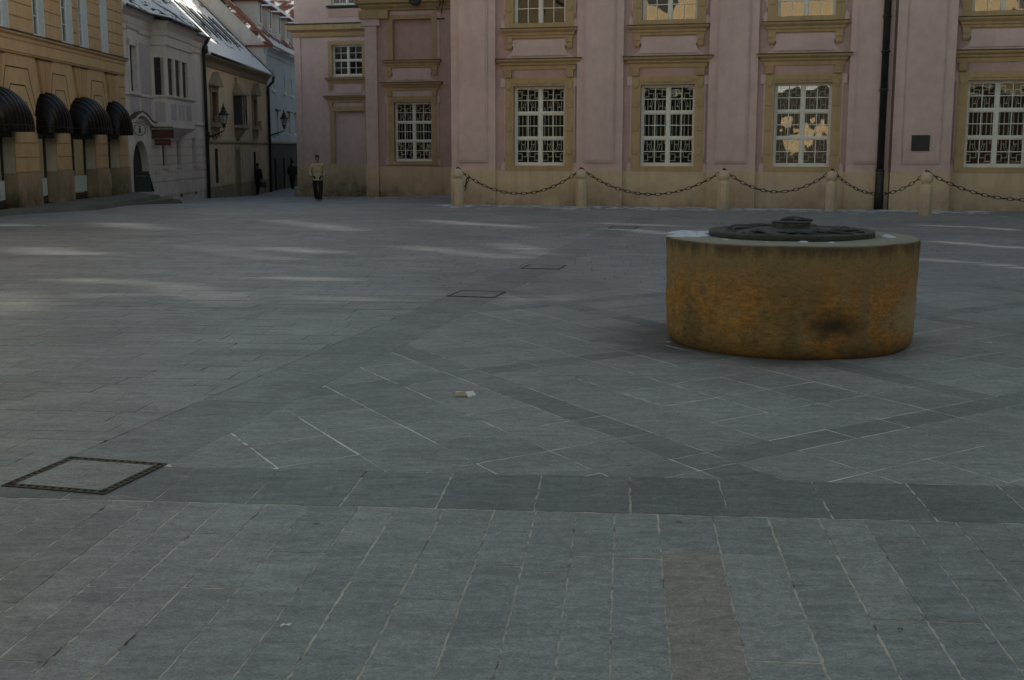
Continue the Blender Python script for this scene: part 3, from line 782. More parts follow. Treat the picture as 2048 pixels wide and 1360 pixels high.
pilaster(X2 - 1.98, X2 - 1.46, Y2, 6.62, .16, False, .97)
m = MB(); m.mould(X2 - 1.94, X2 - 1.50, [(.16, 6.62), (.2, 6.64), (.2, 6.72), (.17, 6.74), (.17, 6.90)]); place_y(m, Y2); m.build('capital', M['pink'], PL)
m = MB(); m.mould(X2 - 1.98, X2 - 1.16, [(.20, 6.90), (.22, 6.92), (.22, 7.24)]); place_y(m, Y2)
m.box(X2 - 2.02, X2 - .9, Y2 - .05, Y2, 7.2, 7.24); m.build('impost_block', M['stone'], PL)
m = MB(); m.mould(X2 - 1.98, -2.3, [(.10, 7.24), (.12, 7.30), (.22, 7.40), (.24, 7.46), (.36, 7.52), (.38, 7.60), (.38, 7.66)]); place_y(m, Y2); sc = m.build('string_course', M['stone'], PL)
m = MB(); m.box(X2 - 2.38, -2.3, Y2 - .40, Y2, 7.662, 7.69); m.build('lead_cap', M['lead'], sc)
m = MB()
for k in range(14): pass
m.rings([[(X2 + .30 + r * cos(2 * pi * i / 24), Y2 - d, 7.62 + r * sin(2 * pi * i / 24)) for i in range(24)] for r, d in ((.27, .36), (.27, .44), (.22, .47), (.02, .48))])
m.build('round_emblem', M['lead'], PL, smooth=False)
m = MB()
m.tube([(X2 + 1.13, Y2, 6.86), (X2 + 1.45, Y2 - .55, 6.80), (X2 + 1.7, Y2 - 1.0, 6.76)], .022, 8); m.lathe([(.045, 6.83), (.045, 6.89)], X2 + 1.13, Y2 - .02, 8)
m.lathe([(.038, 6.72), (.038, 6.79)], X2 + 1.7, Y2 - 1.0, 8); m.build('flag_rod', M['iron'], PL)
m = MB()
m.tube([(X2 + 1.35, Y2 - .4, 7.9), (X2 + 1.35, Y2 - .42, 7.3), (X2 + 1.28, Y2 - .44, 7.22), (X2 + 1.2, Y2 - .45, 7.28)], .02, 6)
m.tube([(X2 + 1.52, Y2 - .4, 7.9), (X2 + 1.5, Y2 - .45, 7.35), (X2 + 1.45, Y2 - .45, 7.2), (X2 + 1.42, Y2 - .45, 7.0)], .018, 6)
m.tube([(X2 + 1.35, Y2 - .42, 7.35), (X2 + 1.45, Y2 - .42, 7.45), (X2 + 1.52, Y2 - .42, 7.6), (X2 + 1.6, Y2 - .42, 7.55)], .016, 6)
m.build('scroll_bracket', M['iron'], PL)
# third wing
X3, Y3 = -16.70, 22.72
c3 = X3 + .95
h3 = [(c3 - .83, c3 + .83, 5.40, 6.96), (c3 - .76, c3 + .95, .9, 3.62), (c3 - .83, c3 + .83, 8.9, 10.9)]
m = MB(); m.wall(X3 - 1.95, -9.5, .92, 10.2, h3, Y3, .17)
m.add([(X3 - 1.95, Y3, -1.6), (X3 - 1.95, Y3 + 30, -1.6), (X3 - 1.95, Y3 + 30, 10.2), (X3 - 1.95, Y3, 10.2)], [(0, 1, 2, 3)])
m.add([(X3 - 1.95, Y3, 10.2), (-9.5, Y3, 10.2), (-9.5, Y3 + 30, 10.2), (X3 - 1.95, Y3 + 30, 10.2)], [(0, 1, 2, 3)])
m.add([(c3 - .76, Y3 + .165, .9), (c3 + .95, Y3 + .165, .9), (c3 + .95, Y3 + .165, 3.62), (c3 - .76, Y3 + .165, 3.62)], [(0, 1, 2, 3)])
m.box(X3 - 1.9, 0, Y3 + 9, Y3 + 40, -1.5, 15.5)  # added unseen rear block, keeps the sun off the dormers
m.build('wall', M['pink'], PL)
m = MB(); m.box(X3 - 1.99, -9.5, Y3 - .045, Y3 + .17, -1.6, .9201); m.box(X3 - 2.12, X3 - 1.3, Y3 - .2, Y3 + .1, -1.6, -.42); m.build('plinth', M['plinth'], PL)
palace_window(c3, 5.40, Y3 + .1, False, h=1.56, w=1.66, rows_=2)
palace_window(c3, 8.95, Y3 + .1, False, h=1.2, w=1.66, rows_=2, red=True)
m = MB()
m.box(c3 - 1.05, c3 - .83, Y3 - .05, Y3 + .01, 5.31, 7.15); m.box(c3 + .83, c3 + 1.05, Y3 - .05, Y3 + .01, 5.31, 7.15); m.box(c3 - .83, c3 + .83, Y3 - .05, Y3 + .01, 6.96, 7.15); m.build('window_surround', M['stone'], PL)
sill(c3, Y3, 5.30, 1.02)
m = MB(); m.box(c3 - .75, c3 + .75, Y3 - .03, Y3 + .01, 4.5, 4.97); m.build('apron', M['pink'], PL)
m = MB()
m.box(c3 - 1.02, c3 - .76, Y3 - .06, Y3 + .01, .93, 3.85); m.box(c3 + .95, c3 + 1.15, Y3 - .06, Y3 + .01, .93, 3.85); m.box(c3 - .76, c3 + .95, Y3 - .06, Y3 + .01, 3.62, 3.85); m.build('niche_frame', M['stone'], PL)
hood(c3, Y3, 4.06)
m = MB(); m.box(X3 - 1.97, X3 - 1.62, Y3 - .06, Y3 + .01, .921, 7.36); m.build('pilaster', M['pink'], PL)
m = MB(); m.mould(X3 - 1.95, -9.6, [(.06, 7.36), (.10, 7.42), (.12, 7.60), (.24, 7.68), (.34, 7.72), (.36, 7.95), (.30, 8.0)]); place_y(m, Y3); sc = m.build('string_course', M['stone'], PL)
m = MB(); m.box(X3 - 2.34, -9.6, Y3 - .4, Y3, 8.002, 8.03); m.build('lead_cap', M['lead'], sc)
m = MB(); m.box(c3 - 1.0, c3 + 1.1, Y3 - .03, Y3 + .01, 8.35, 8.7); m.build('apron', M['pink_deep'], PL)
m = MB(); m.mould(c3 - .9, c3 + .9, [(.05, 8.78), (.15, 8.84), (.16, 8.92)]); place_y(m, Y3); m.build('window_sill', M['lead'], PL)
# wall plaque
def to_world(root, x, y, z): 
    a = root.rotation_euler[2]; return (root.location[0] + x * cos(a) - y * sin(a), root.location[1] + x * sin(a) + y * cos(a), root.location[2] + z)
pq = empty('wall_plaque', to_world(PL, 11.02, -.392, 1.66), PA, label='square black metal plaque on the pink pilaster above the rightmost bollard', cat='plaque')
m = MB(); m.box(-.24, .24, -.03, 0, 0, .43); m.build('plate', M['board'], pq)
m = MB()
for k in range(7): m.box(-.19 + .03 * (k % 2), .19 - .04 * (k % 3), -.033, -.0302, .36 - k * .048, .366 - k * .048)
m.build('raised_text', M['bronze'], pq)
# loose end of chain hooked on the plinth
m = MB()
pp = [Vector(to_world(PL, -2.30, -.26, z)) for z in (.74, .62, .50)]
for k, p in enumerate(pp):
    d = (Vector((.25, 0, 1))).normalized(); s = Vector((cos(.5 + k * 1.4), sin(.5 + k * 1.4), 0)); s = (s - d * s.dot(d)).normalized(); link(m, p + Vector((.04 * (1 - k), 0, 0)), d, s, .15, .04, .014)
p = pp[0]; m.tube([tuple(p + Vector((.05, .12, .1))), tuple(p + Vector((.05, .0, .09))), tuple(p + Vector((.04, 0, .04)))], .014, 6)
tag(m.build('chain_end', M['chain'], smooth=True), 'short loose end of iron chain hooked on the plinth beside the leftmost bollard', 'chain')

# ------------------------------------------------------------------ ochre arcade house (left)
RA = R(91.6)
OH = empty('ochre_house', (-13.3, 32, 0), RA, label='ochre rusticated house with black dome awnings on the left side of the square', cat='house')
ops = [(-6.6, -4.3), (-1.9, .5), (2.25, 3.72), (5.0, 7.33), (8.65, 9.98)]
upw = [(-6.4, -5.4), (-3.0, -2.0), (-.45, .62), (2.38, 3.28), (4.72, 5.72), (6.32, 7.18), (8.52, 9.26)]
holes = [(a, b, .15, 2.65) for a, b in ops] + [(a, b, 4.86, 7.5) for a, b in upw]
m = MB(); m.wall(-17, 11.05, -.6, 13, holes, 0, .32)
m.add([(11.05, 0, -.6), (11.05, 9, -.6), (11.05, 9, 13), (11.05, 0, 13)], [(0, 1, 2, 3)]); m.build('wall', M['ochre'], OH)
# rusticated courses: raised blocks
m = MB(); p = .028
piers = [(-4.3, -1.9), (.5, 2.25), (3.72, 5.0), (7.33, 8.65), (9.98, 11.05)]
zs = [1.08, 1.48, 1.87, 2.26, 2.63]
for a, b in piers:
    for z0, z1 in zip(zs, zs[1:]): m.box(a, b, -p, .005, z0 + .015, z1 - .015)
zc = [4.86 + .37 * k for k in range(12)]
edges = [-17.] + [e for w in upw for e in w] + [11.05]
for i in range(0, len(edges), 2):
    for z0, z1 in zip(zc, zc[1:]): m.box(edges[i] + .015, edges[i + 1] - .015 if i < len(edges) - 2 else 11.05, -p, .005, z0 + .014, z1 - .014)
m.box(-17, 11.07, -p - .01, .005, 4.30, 4.58)
m.build('rusticated_courses', M['ochre'], OH)
# wedge keystones above the openings and stepped voussoir panels between them
for (a, b) in ops[1:]:
    c = (a + b) / 2; w = .50 if b - a < 2 else .62
    m = MB(); m.prism([(c - w * .45, 3.05), (c + w * .45, 3.05), (c + w, 4.17), (c - w, 4.17)], -.085, .005); m.box(c - w * .06, c + w * .06, -.10, -.085, 3.1, 4.16)
    ks = m.build('keystone', M['ochre_dk'], OH)
    m = MB(); m.box(c - w - .04, c + w + .04, -.11, 0, 4.172, 4.22); m.build('keystone_cap', M['lead'], ks)
def strip(m, x0, z0, x1, z1, w=.028, y=-.004):
    d = Vector((x1 - x0, z1 - z0)); n = Vector((-d.y, d.x)).normalized() * w / 2
    m.prism([(x0 - n.x, z0 - n.y), (x1 - n.x, z1 - n.y), (x1 + n.x, z1 + n.y), (x0 + n.x, z0 + n.y)], y, .002)
for (a, b) in piers:
    c = (a + b) / 2; hw = (b - a) / 2
    if a > 9: m = MB()
    if a > 9: 
        for z in (2.66, 3.05, 3.44, 3.83): strip(m, a + .35, z, 11.05, z)
        m.box(a + .34, a + .36, -.003, .002, 2.66, 3.84); m.build('voussoir_groove', M['groove'], OH)
        continue
    if a < 1: c, hw = 1.05, .90
    for zt, ht, zb, hb in ((3.88, hw * .88, 2.62, hw * 1.5), (3.42, hw * .58, 2.62, hw * 1.25), (2.98, hw * .62, 2.64, hw * .9)):
        m = MB(); strip(m, c - ht, zt, c + ht, zt, .034); strip(m, c - ht, zt, c - hb, zb, .034); strip(m, c + ht, zt, c + hb, zb, .034)
        m.build('voussoir_groove', M['groove'], OH)
m = MB()
m.mould(-17, 11.05, [(.02, 4.58), (.05, 4.62), (.06, 4.70), (.12, 4.75), (.13, 4.80)]); lg = m.build('ledge', M['ochre'], OH)
m = MB(); m.box(-17, 11.19, -.15, 0, 4.802, 4.83); m.build('lead_cap', M['lead'], lg)
m = MB(); m.box(-17, 11.1, -.05, .0, 4.24, 4.275); m.build('string_band', M['ochre_dk'], OH)
for a, b in piers + [(-17, -6.6)]:
    m = MB(); m.prism_z([(a - .03, -.06), (b + .03, -.06), (b + .03, .32), (a - .03, .32)], -.6, 1.05); m.box(a - .01, b + .01, -.04, .31, 1.05, 1.075)
    m.build('pier_base', M['oplinth'], OH)
for i, (a, b) in enumerate(ops):   # shop openings: frame, glass, info panel
    m = MB(); Y = .30
    m.box(a, a + .07, Y, Y + .06, .15, 2.65); m.box(b - .07, b, Y, Y + .06, .15, 2.65); m.box(a, b, Y, Y + .06, .15, .32); m.box(a, b, Y - .02, Y + .06, 2.0, 2.65)
    c = (a + b) / 2
    if b - a > 2: m.box(c - .04, c + .04, Y, Y + .05, .32, 2.0)
    d = m.build('shop_front', M['shutter'], OH)
    m = MB(); m.add([(a, Y + .03, .3), (b, Y + .03, .3), (b, Y + .03, 2.1), (a, Y + .03, 2.1)], [(0, 1, 2, 3)]); m.build('pane', M['glass'], d)
    m = MB(); m.add([(a, Y + .5, .1), (b + .1, Y + .5, .1), (b + .1, Y + .5, 2.7), (a, Y + .5, 2.7)], [(0, 1, 2, 3)]); m.build('blind', plain('blind_cloth', (.20, .20, .17) if i != 2 else (.10, .15, .13), .9), d)
    m = MB(); m.box(b + .001, b + .03, .0, .30, 1.06, 2.6); m.box(b - .012, b + .002, .005, .298, 1.06, 2.6); m.build('reveal', M['reveal'], d)
    m = MB()
    pa, pb = (a + .1, b - .09)
    if i == 4: pa = b - .34
    m.box(pa, pb, Y - .018, Y - .002, .36, .87); pn = m.build('info_panel', M['panel'], d)
    if i in (1, 3):
        xc = b - .55 if i == 1 else a + .75
        m = MB(); m.box(xc - .10, xc + .10, Y - .024, Y - .0185, .42, .70); m.box(xc - .13, xc, Y - .024, Y - .0185, .67, .70); m.box(xc - .13, xc + .13, Y - .024, Y - .0185, .42, .45)
        m.box(xc - .10, xc + .10, Y - .024, Y - .0185, .75, .82); m.build('letter_i', M['teal'], pn)
    m = MB(); m.box(a - .02, b + .02, -.05, .0, .12, .16); m.box(a - .02, b + .02, -.02, .32, -.1, .15); m.build('threshold', M['oplinth'], d)
    m = MB(); m.box(a + .04, b - .04, .02, .16, 2.02, 2.26); sg = m.build('shop_sign', M['iron'], d)
    if i < 3:
        m = MB()
        for k in range(7 if i != 2 else 3):
            x = b - .25 - k * .17 - (.35 if i == 2 else 0); z = 2.09
            m.box(x - .055, x - .035, .012, .019, z, z + .10); m.box(x - .034, x + .01, .012, .019, z + (.08 if k % 2 else 0), z + (.10 if k % 2 else .02))
            if k % 3: m.box(x + .011, x + .03, .012, .019, z, z + .10)
        m.build('sign_letters', M['letter'], sg)
def uwindow(a, b, z0, z1, Y, parent, mat='bluewhite', gl='glass', rows_=4, fr=.07, cols=2, trans=None):
    m = MB(); 
    m.box(a, a + fr, Y, Y + .07, z0, z1); m.box(b - fr, b, Y, Y + .07, z0, z1); m.box(a + fr, b - fr, Y, Y + .07, z0, z0 + fr); m.box(a + fr, b - fr, Y, Y + .07, z1 - fr, z1)
    c = (a + b) / 2; m.box(c - .035, c + .035, Y - .01, Y + .06, z0 + fr, z1 - fr)
    for k in range(1, rows_):
        z = z0 + fr + (z1 - z0 - 2 * fr) * k / rows_; t = .05 if trans == k else .014
        m.box(a + fr, c - .035, Y + .005, Y + .05, z - t, z + t); m.box(c + .035, b - fr, Y + .005, Y + .05, z - t, z + t)
    w = m.build('window', M[mat], parent)
    m = MB(); m.add([(a, Y + .04, z0), (b, Y + .04, z0), (b, Y + .04, z1), (a, Y + .04, z1)], [(0, 1, 2, 3)]); m.build('pane', M[gl], w)
    m = MB(); m.add([(a - .2, Y + .45, z0 - .2), (b + .2, Y + .45, z0 - .2), (b + .2, Y + .45, z1 + .2), (a - .2, Y + .45, z1 + .2)], [(0, 1, 2, 3)]); m.build('room', M['dark_in'], w)
    return w
for a, b in upw:
    w = uwindow(a + .03, b - .03, 4.87, 7.48, .13, OH, trans=3, rows_=5)
    m = MB(); m.box(b - .03, b - .001, -.035, .2, 4.86, 7.49); m.box(a + .001, a + .03, -.035, .2, 4.86, 7.49); m.build('white_reveal', M['bluewhite'], w)
# black hooped awnings
def awning(a, b, label):
    c = (a + b) / 2; w = (b - a) / 2 + .10; p = min(.78, .42 + .16 * (b - a)); zb = 2.32; h = 1.0
    t = empty('dome_awning', to_world(OH, c, 0, 0), RA, label=label, cat='awning', group='black dome awnings on the ochre house')
    m = MB(); nh = 110; na = 20; rs = []; nr = 11 if b - a > 2 else 8
    for i in range(nh + 1):
        q = -1 + 2 * i / nh; x = w * q; s_ = max(0., 1 - q * q) ** .5
        pr = p * (.30 + .70 * s_ ** .6) if 0 < i < nh else p * .30; hh = h * max(.02, s_ ** .9)
        bul = 1 - .055 * (1 - abs(sin(pi * nr * i / nh)) ** .7)
        rs.append([(x, -.002 - pr * sin(pi / 2 * k / na) ** .9 * bul, zb + hh * cos(pi / 2 * k / na) ** .9 * bul) for k in range(na + 1)])
    n = na + 1
    vs = [q for r in rs for q in r]; fs = [(i * n + k, i * n + k + 1, (i + 1) * n + k + 1, (i + 1) * n + k) for i in range(nh) for k in range(na)]
    m.add(vs, fs); m.build('hood_cover', M['awning'], t, smooth=True)
    rs = [[(rs[0][0][0], 0, zb)] + [r[-1] for r in rs] + [(rs[-1][0][0], 0, zb)]]; n = len(rs[0]); na = n - 1
    m = MB(); ring = rs[-1]
    vs = [(x, y, zb + .01) for x, y, z in ring] + [(x * 1.005, y * 1.01, zb - .16) for x, y, z in ring]
    m.add(vs, [(k, k + 1, n + k + 1, n + k) for k in range(na)]); m.build('valance', M['awning'], t, smooth=True)
    m = MB(); m.tube([(x * 1.01, y * 1.01, zb) for x, y, z in ring], .012, 6); m.build('hoop_rail', M['iron'], t)
awning(*ops[0], 'black dome awning outside the left edge of the view')
awning(*ops[1], 'black ribbed dome awning cut by the left edge of the photo, nearest the viewer')
awning(*ops[2], 'narrow black dome awning, second from the left on the ochre house')
awning(*ops[3], 'wide black dome awning over the doorway with the second letter i panel')
awning(*ops[4], 'smallest black dome awning, next to the grey house with the round i sign')
# raised pavement with steps along the houses
pf = MB()
pf.prism_z([(-30, 12), (-13.75, 12), (-13.15, 31.6), (-12.35, 33.1), (-11.75, 34.0), (-11.78, 38), (-12.05, 41.3), (-13.75, 43.9), (-30, 44)], -1.2, .15)
tag(pf.build('raised_pavement', M['slab'] if False else stucco('kerb_stone', (.16, .165, .155), dirt=.3)), kind='structure')
pf = MB(); pf.prism_z([(-11.79, 36.4), (-11.5, 40.9), (-12.1, 42.2), (-13.7, 44.6), (-14, 43), (-12.06, 41.31), (-11.9, 38)], -1.2, .04)
tag(pf.build('pavement_step', plain('step_stone', (.11, .11, .10), .9)), kind='structure')
pf = MB(); pf.prism_z([(-11.6, 38.6), (-11.1, 40.6), (-11.6, 42.2), (-13.6, 45.4), (-13.8, 44.2), (-12.1, 42.21), (-11.51, 40.91)], -1.2, -.05)
tag(pf.build('pavement_step', plain('step_stone_low', (.08, .08, .075), .9)), kind='structure')

# ------------------------------------------------------------------ grey house with oriel
GH = empty('grey_house', (-13.8, 44, 0), RA, label='grey stucco house with a corner oriel window, snowy roof and round i sign', cat='house')
gw = [(4.25, 4.98), (6.62, 7.28), (9.35, 9.98)]
holes = [(a, b, 1.02, 2.16) for a, b in gw] + [(.28, 1.15, 3.76, 5.42), (-.01, 2.07, .15, 1.97)]
m = MB(); m.wall(-.95, 12, -1.2, 6.5, holes, 0, .20)
# arch head infill over the doorway: thin raised archivolt carries the curve
m.build('wall', M['grey'], GH)
m = MB()   # raised courses of the ground floor
for z0, z1 in ((-.2, .40), (.40, .75), (.75, 1.08), (1.08, 1.42), (1.42, 1.76), (1.76, 2.08), (2.08, 2.42)):
    segs = [(2.62, 12)]
    cuts = [g for g in gw if z1 > .95 and z0 < 2.2]
    for a, b in cuts:
        ns = []
        for s0, s1 in segs:
            if a > s0 and b < s1: ns += [(s0, a - .09), (b + .09, s1)]
            else: ns.append((s0, s1))
        segs = ns
    for s0, s1 in segs: m.box(s0, s1, -.03, .004, z0 + .02, z1 - .02)
m.build('rusticated_courses', M['grey'], GH)
for a, b in gw:
    m = MB(); m.box(a - .08, a, -.03, .003, .95, 2.24); m.box(b, b + .08, -.03, .003, .95, 2.24); m.box(a, b, -.03, .003, 2.16, 2.24); m.box(a - .1, b + .1, -.05, .003, .92, 1.02)
    m.add([(a, .17, 1.02), (b, .17, 1.02), (b, .17, 2.16), (a, .17, 2.16)], [(0, 1, 2, 3)])
    w = m.build('window', M['grey'], GH)
    m = MB(); m.box(a + .02, b - .02, .10, .165, 1.04, 2.14); m.build('pane', M['dark_in'], w)
m = MB(); m.box(.10, .28, -.05, .003, 3.7, 5.6); m.box(1.15, 1.33, -.05, .003, 3.7, 5.6); m.box(.10, 1.33, -.05, .003, 5.42, 5.95); m.box(.02, 1.42, -.10, .003, 3.66, 3.76)
m.mould(.02, 1.42, [(.06, 5.95), (.10, 6.0), (.12, 6.05)]); m.build('window_surround', M['grey'], GH)
w = uwindow(.28, 1.15, 3.76, 5.42, .14, GH, mat='shutter', rows_=3)
m = MB()
for x0, x1 in ((.15, 1.28), (1.75, 2.95)): m.box(x0, x1, -.025, .003, 2.95, 3.55)
m.prism([(.9 + .42 * cos(t), 3.22 + .30 * sin(t)) for t in [pi + pi * k / 10 for k in range(11)]], -.05, -.024)
m.box(1.72, 2.95, -.025, .003, 3.78, 5.6)
m.build('lilac_panels', M['lilac'], GH)
m = MB(); m.mould(-.95, 3.2, [(.02, 3.60), (.05, 3.63), (.05, 3.68), (.03, 3.70)]); m.mould(-.9, 3.2, [(.02, 2.70), (.06, 2.74), (.07, 2.80), (.02, 2.83)]); m.mould(7.8, 12, [(.02, 2.70), (.06, 2.74), (.07, 2.80), (.02, 2.83)])
m.build('string_bands', M['grey'], GH)
# doorway archivolt and curved hood
m = MB(); cx, r0 = 1.03, 1.0
N2 = 20
outer = [(cx + 1.50 * cos(t), .95 + 1.42 * sin(t)) for t in [pi * k / N2 for k in range(N2 + 1)]]; inner = [(cx + 1.06 * cos(t), .95 + 1.06 * sin(t)) for t in [pi * k / N2 for k in range(N2 + 1)]]
for k in range(N2): m.prism([inner[k], outer[k], outer[k + 1], inner[k + 1]][::-1], -.06, .21)
m.box(cx - 1.50, cx - 1.06, -.06, .21, .15, .95); m.box(cx + 1.06, cx + 1.50, -.06, .21, .15, .95); m.box(cx + 1.02, cx + 1.56, -.09, .15, .93, 1.0)
m.box(cx - 1.5, cx - 1.4, -.055, .01, 1.4, 2.6); m.box(cx + 1.4, cx + 1.5, -.055, .01, 1.4, 2.6)
dr = m.build('door_arch', M['grey'], GH)
m = MB(); m.box(-.15, 2.2, .215, .26, .15, 2.2); m.build('door_leaf', M['dark_in'], dr)
m = MB(); pts = [(-.9, 2.74), (-.35, 2.74), (.0, 2.80), (.5, 2.98), (1.03, 3.05), (1.56, 2.98), (2.1, 2.80), (2.45, 2.70), (3.0, 2.68)]
for (xa, za), (xb, zb) in zip(pts, pts[1:]): m.prism([(xa, za - .13), (xb, zb - .13), (xb, zb), (xa, za)], -.2, .0)
hd = m.build('door_hood', M['grey'], GH)
m = MB()
for (xa, za), (xb, zb) in zip(pts, pts[1:]): m.prism([(xa, za + .002), (xb, zb + .002), (xb, zb + .03), (xa, za + .03)], -.23, .0)
m.build('hood_flashing', M['lead'], hd)
# oriel
e = .57; a, b = 3.30, 7.65
m = MB()
m.box(a, b, -e, 0, 2.55, 3.62)
m.mould(a, b, [(0, 3.62), (.03, 3.64), (.07, 3.70), (.07, 3.74), (.02, 3.76)]) ; 
m.v = m.v[:8] + [(x, (y if y > 0 else y - e), z) for x, y, z in m.v[8:]]
# posts
wx = [(a, a + .20), (4.42, 4.78), (5.52, 5.88), (6.62, 6.98), (b - .20, b)]
wins = [(a + .2, 4.42), (4.78, 5.52), (5.88, 6.62), (6.98, b - .2)]
wins = [(3.55, 4.42), (4.72, 5.56), (5.84, 6.66)]
prev = a
for x0, x1 in wins: m.box(prev, x0, -e, -e + .22, 3.76, 5.18); prev = x1
m.box(prev, b, -e, -e + .22, 3.76, 5.18)
m.box(a, a + .12, -e + .22, -.46, 3.76, 5.18); m.box(a, a + .12, -.10, 0, 3.76, 5.18); m.box(b - .12, b, -e + .22, 0, 3.76, 5.18)
m.box(a, b, -e, 0, 5.18, 5.62)
m.rings([[(a - q, -e - q, z), (b + q, -e - q, z), (b + q, 0, z), (a - q, 0, z)] for q, z in ((0, 5.62), (.05, 5.64), (.05, 5.70), (0, 5.72), (.0, 5.98), (.04, 6.02), (.06, 6.2), (.10, 6.3), (.16, 6.42), (.20, 6.55))])
OR = m.build('oriel', M['grey'], GH)
MB().box(a - .012, a + .0, -e + .1, -.08, 2.75, 3.5).build('oriel_panel', M['lilac'], OR)
for x0, x1 in ((3.75, 4.55), (5.0, 5.35), (5.6, 5.85), (6.3, 7.1)): MB().box(x0, x1, -e - .015, -e, 2.85, 3.45).build('oriel_panel', M['lilac'], OR)
m = MB(); m.box(a + .03, a + .06, -.47, -.08, 3.76, 5.18)
for x0, x1 in wins: m.box(x0, x1, -e + .09, -e + .12, 3.76, 5.18)
m.build('oriel_panes', plain('brown_dark_glass', (.02, .014, .012), .5), OR)
m = MB()
for x0, x1 in wins:
    m.box(x0 + .02, x0 + .06, -e + .06, -e + .09, 3.76, 5.18); m.box(x0, x1, -e + .06, -e + .09, 4.75, 4.80)
m.box(a + .01, a + .03, -.47, -.08, 4.72, 4.78); m.build('oriel_mullions', M['maroon'], OR)
m = MB()   # stepped support corbels
m.rings([[(a + q, -e + q2, z), (b - q, -e + q2, z), (b - q, 0, z), (a + q, 0, z)] for q, q2, z in ((1.1, .5, 2.0), (.9, .42, 2.15), (.55, .2, 2.30), (.12, .08, 2.42), (0, -.02, 2.52), (0, -.02, 2.56))])
m.build('oriel_corbel', M['grey'], OR)
m = MB(); m.rings([[(-.95, -q, z), (12.05, -q, z), (12.05, .1, z), (-.95, .1, z)] for q, z in ((.02, 5.9), (.05, 5.95), (.05, 6.1), (.1, 6.2), (.12, 6.4), (.22, 6.5), (.26, 6.66))]); m.build('eaves_cornice', M['grey'], GH)
# roof with snow; eave follows over the oriel
m = MB(); H = 4.4
def roofpoly(m, x0, x1, ye, ze, run): m.add([(x0, ye, ze), (x1, ye, ze), (x1, ye + run, ze + run), (x0, ye + run, ze + run), (x0, ye, ze - .08), (x1, ye, ze - .08), (x1, ye + run, ze + run - .12), (x0, ye + run, ze + run - .12)], [(0, 1, 2, 3), (4, 7, 6, 5), (0, 4, 5, 1), (1, 5, 6, 2), (3, 2, 6, 7), (0, 3, 7, 4)])
roofpoly(m, -.95, 12.1, -.36, 6.68, 4.6)
rf = m.build('roof', M['roof_dark'], GH)
m = MB(); m.add([(a - .25, -e - .32, 6.60), (b + .25, -e - .32, 6.60), (b + .1, .6, 7.67), (a - .1, .6, 7.67), (b + 1.0, -.36, 6.69), (a - 1.0, -.36, 6.69)], [(0, 1, 2, 3), (0, 3, 5), (1, 4, 2)]); m.build('oriel_roof', M['roof_dark'], rf)
m = MB(); m.tube([(-.95, -.38, 6.66), (a - 1, -.38, 6.66), (a - .25, -e - .34, 6.58), (b + .25, -e - .34, 6.58), (b + 1, -.38, 6.66), (12.1, -.38, 6.66)], .055, 8); m.build('gutter', M['pipe'], rf)
m = MB(); m.box(5.0, 7.2, 1.2, 3.5, 8.0, 9.9); m.box(4.9, 7.3, 1.1, 3.6, 9.9, 10.0); m.build('dormer', M['maroon'], rf)
m = MB(); m.box(12.0, 12.2, -.1, 9, -1.2, 6.6); m.add([(12.15, -.30, 6.62), (12.15, 4.2, 11.1), (12.15, 8.7, 6.62)], [(0, 1, 2)]); m.build('end_wall', M['grey'], GH)
m = MB(); m.tube([(11.85, -.14, -.7), (11.85, -.14, 6.1), (11.85, -.25, 6.4), (11.85, -.38, 6.62)], .075, 10); m.lathe([(.10, 5.95), (.14, 6.05), (.14, 6.3), (.06, 6.32)], 11.85, -.2, 10)
m.build('downpipe', M['pipe'], GH, smooth=True)
for x0 in (6.95, 9.6): MB().box(x0, x0 + .4, -.022, .0, -.31, -.03).build('cellar_vent', M['shutter'], GH)
# round sign, hanging signs, board at the door
sg = empty('round_sign', to_world(GH, .30, .03, 2.44), RA, label='round white sign with a black letter i above the arched doorway', cat='sign')
m = MB(); yf = 0
# disc faces the viewer down the street: its plane is across the wall
m.rings([[(x, -.30 + r * cos(2 * pi * i / 28), -.05 + r * sin(2 * pi * i / 28)) for i in range(28)] for x, r in ((.03, .19), (-.03, .19))]); d = m.build('disc', plain('sign_white', (.5, .5, .47), .5), sg)
m = MB(); m.box(-.036, -.031, -.34, -.28, -.17, .0); m.box(-.036, -.031, -.34, -.28, .03, .085); m.box(-.0361, -.0312, -.27, -.35, -.02, .0); m.box(-.0362, -.0313, -.25, -.37, -.17, -.15); m.build('letter_i', M['iron'], d)
m = MB(); m.rings([[(0, -.30 + .20 * cos(2 * pi * i / 28), -.05 + .20 * sin(2 * pi * i / 28)) for i in range(28)], [(0.001, -.30 + .22 * cos(2 * pi * i / 28), -.05 + .22 * sin(2 * pi * i / 28)) for i in range(28)]], False)
m.tube([(0, .1, .2), (0, -.3, .2), (0, -.3, .14)], .012, 6); m.build('bracket', M['iron'], sg)
hs = empty('hanging_sign', to_world(GH, 2.75, 0, 2.1), RA, label='two maroon boards hanging from a bracket on the grey house', cat='sign')
m = MB(); m.tube([(0, .0, .42), (0, -.85, .42)], .018, 8); m.tube([(0, 0, .48), (0, 0, .30)], .03, 8); m.tube([(0, -.18, .42), (0, -.18, .33)], .008, 5); m.tube([(0, -.72, .42), (0, -.72, .33)], .008, 5)
m.tube([(0, -.2, .04), (0, -.2, -.02)], .008, 5); m.tube([(0, -.7, .04), (0, -.7, -.02)], .008, 5); m.build('bracket', M['iron'], hs)
m = MB(); m.box(-.03, .03, -.88, -.06, .0, .33); u = m.build('upper_board', M['maroon'], hs)
m = MB(); m.box(-.035, -.031, -.84, -.10, .285, .292); m.box(-.035, -.031, -.84, -.10, .03, .037)
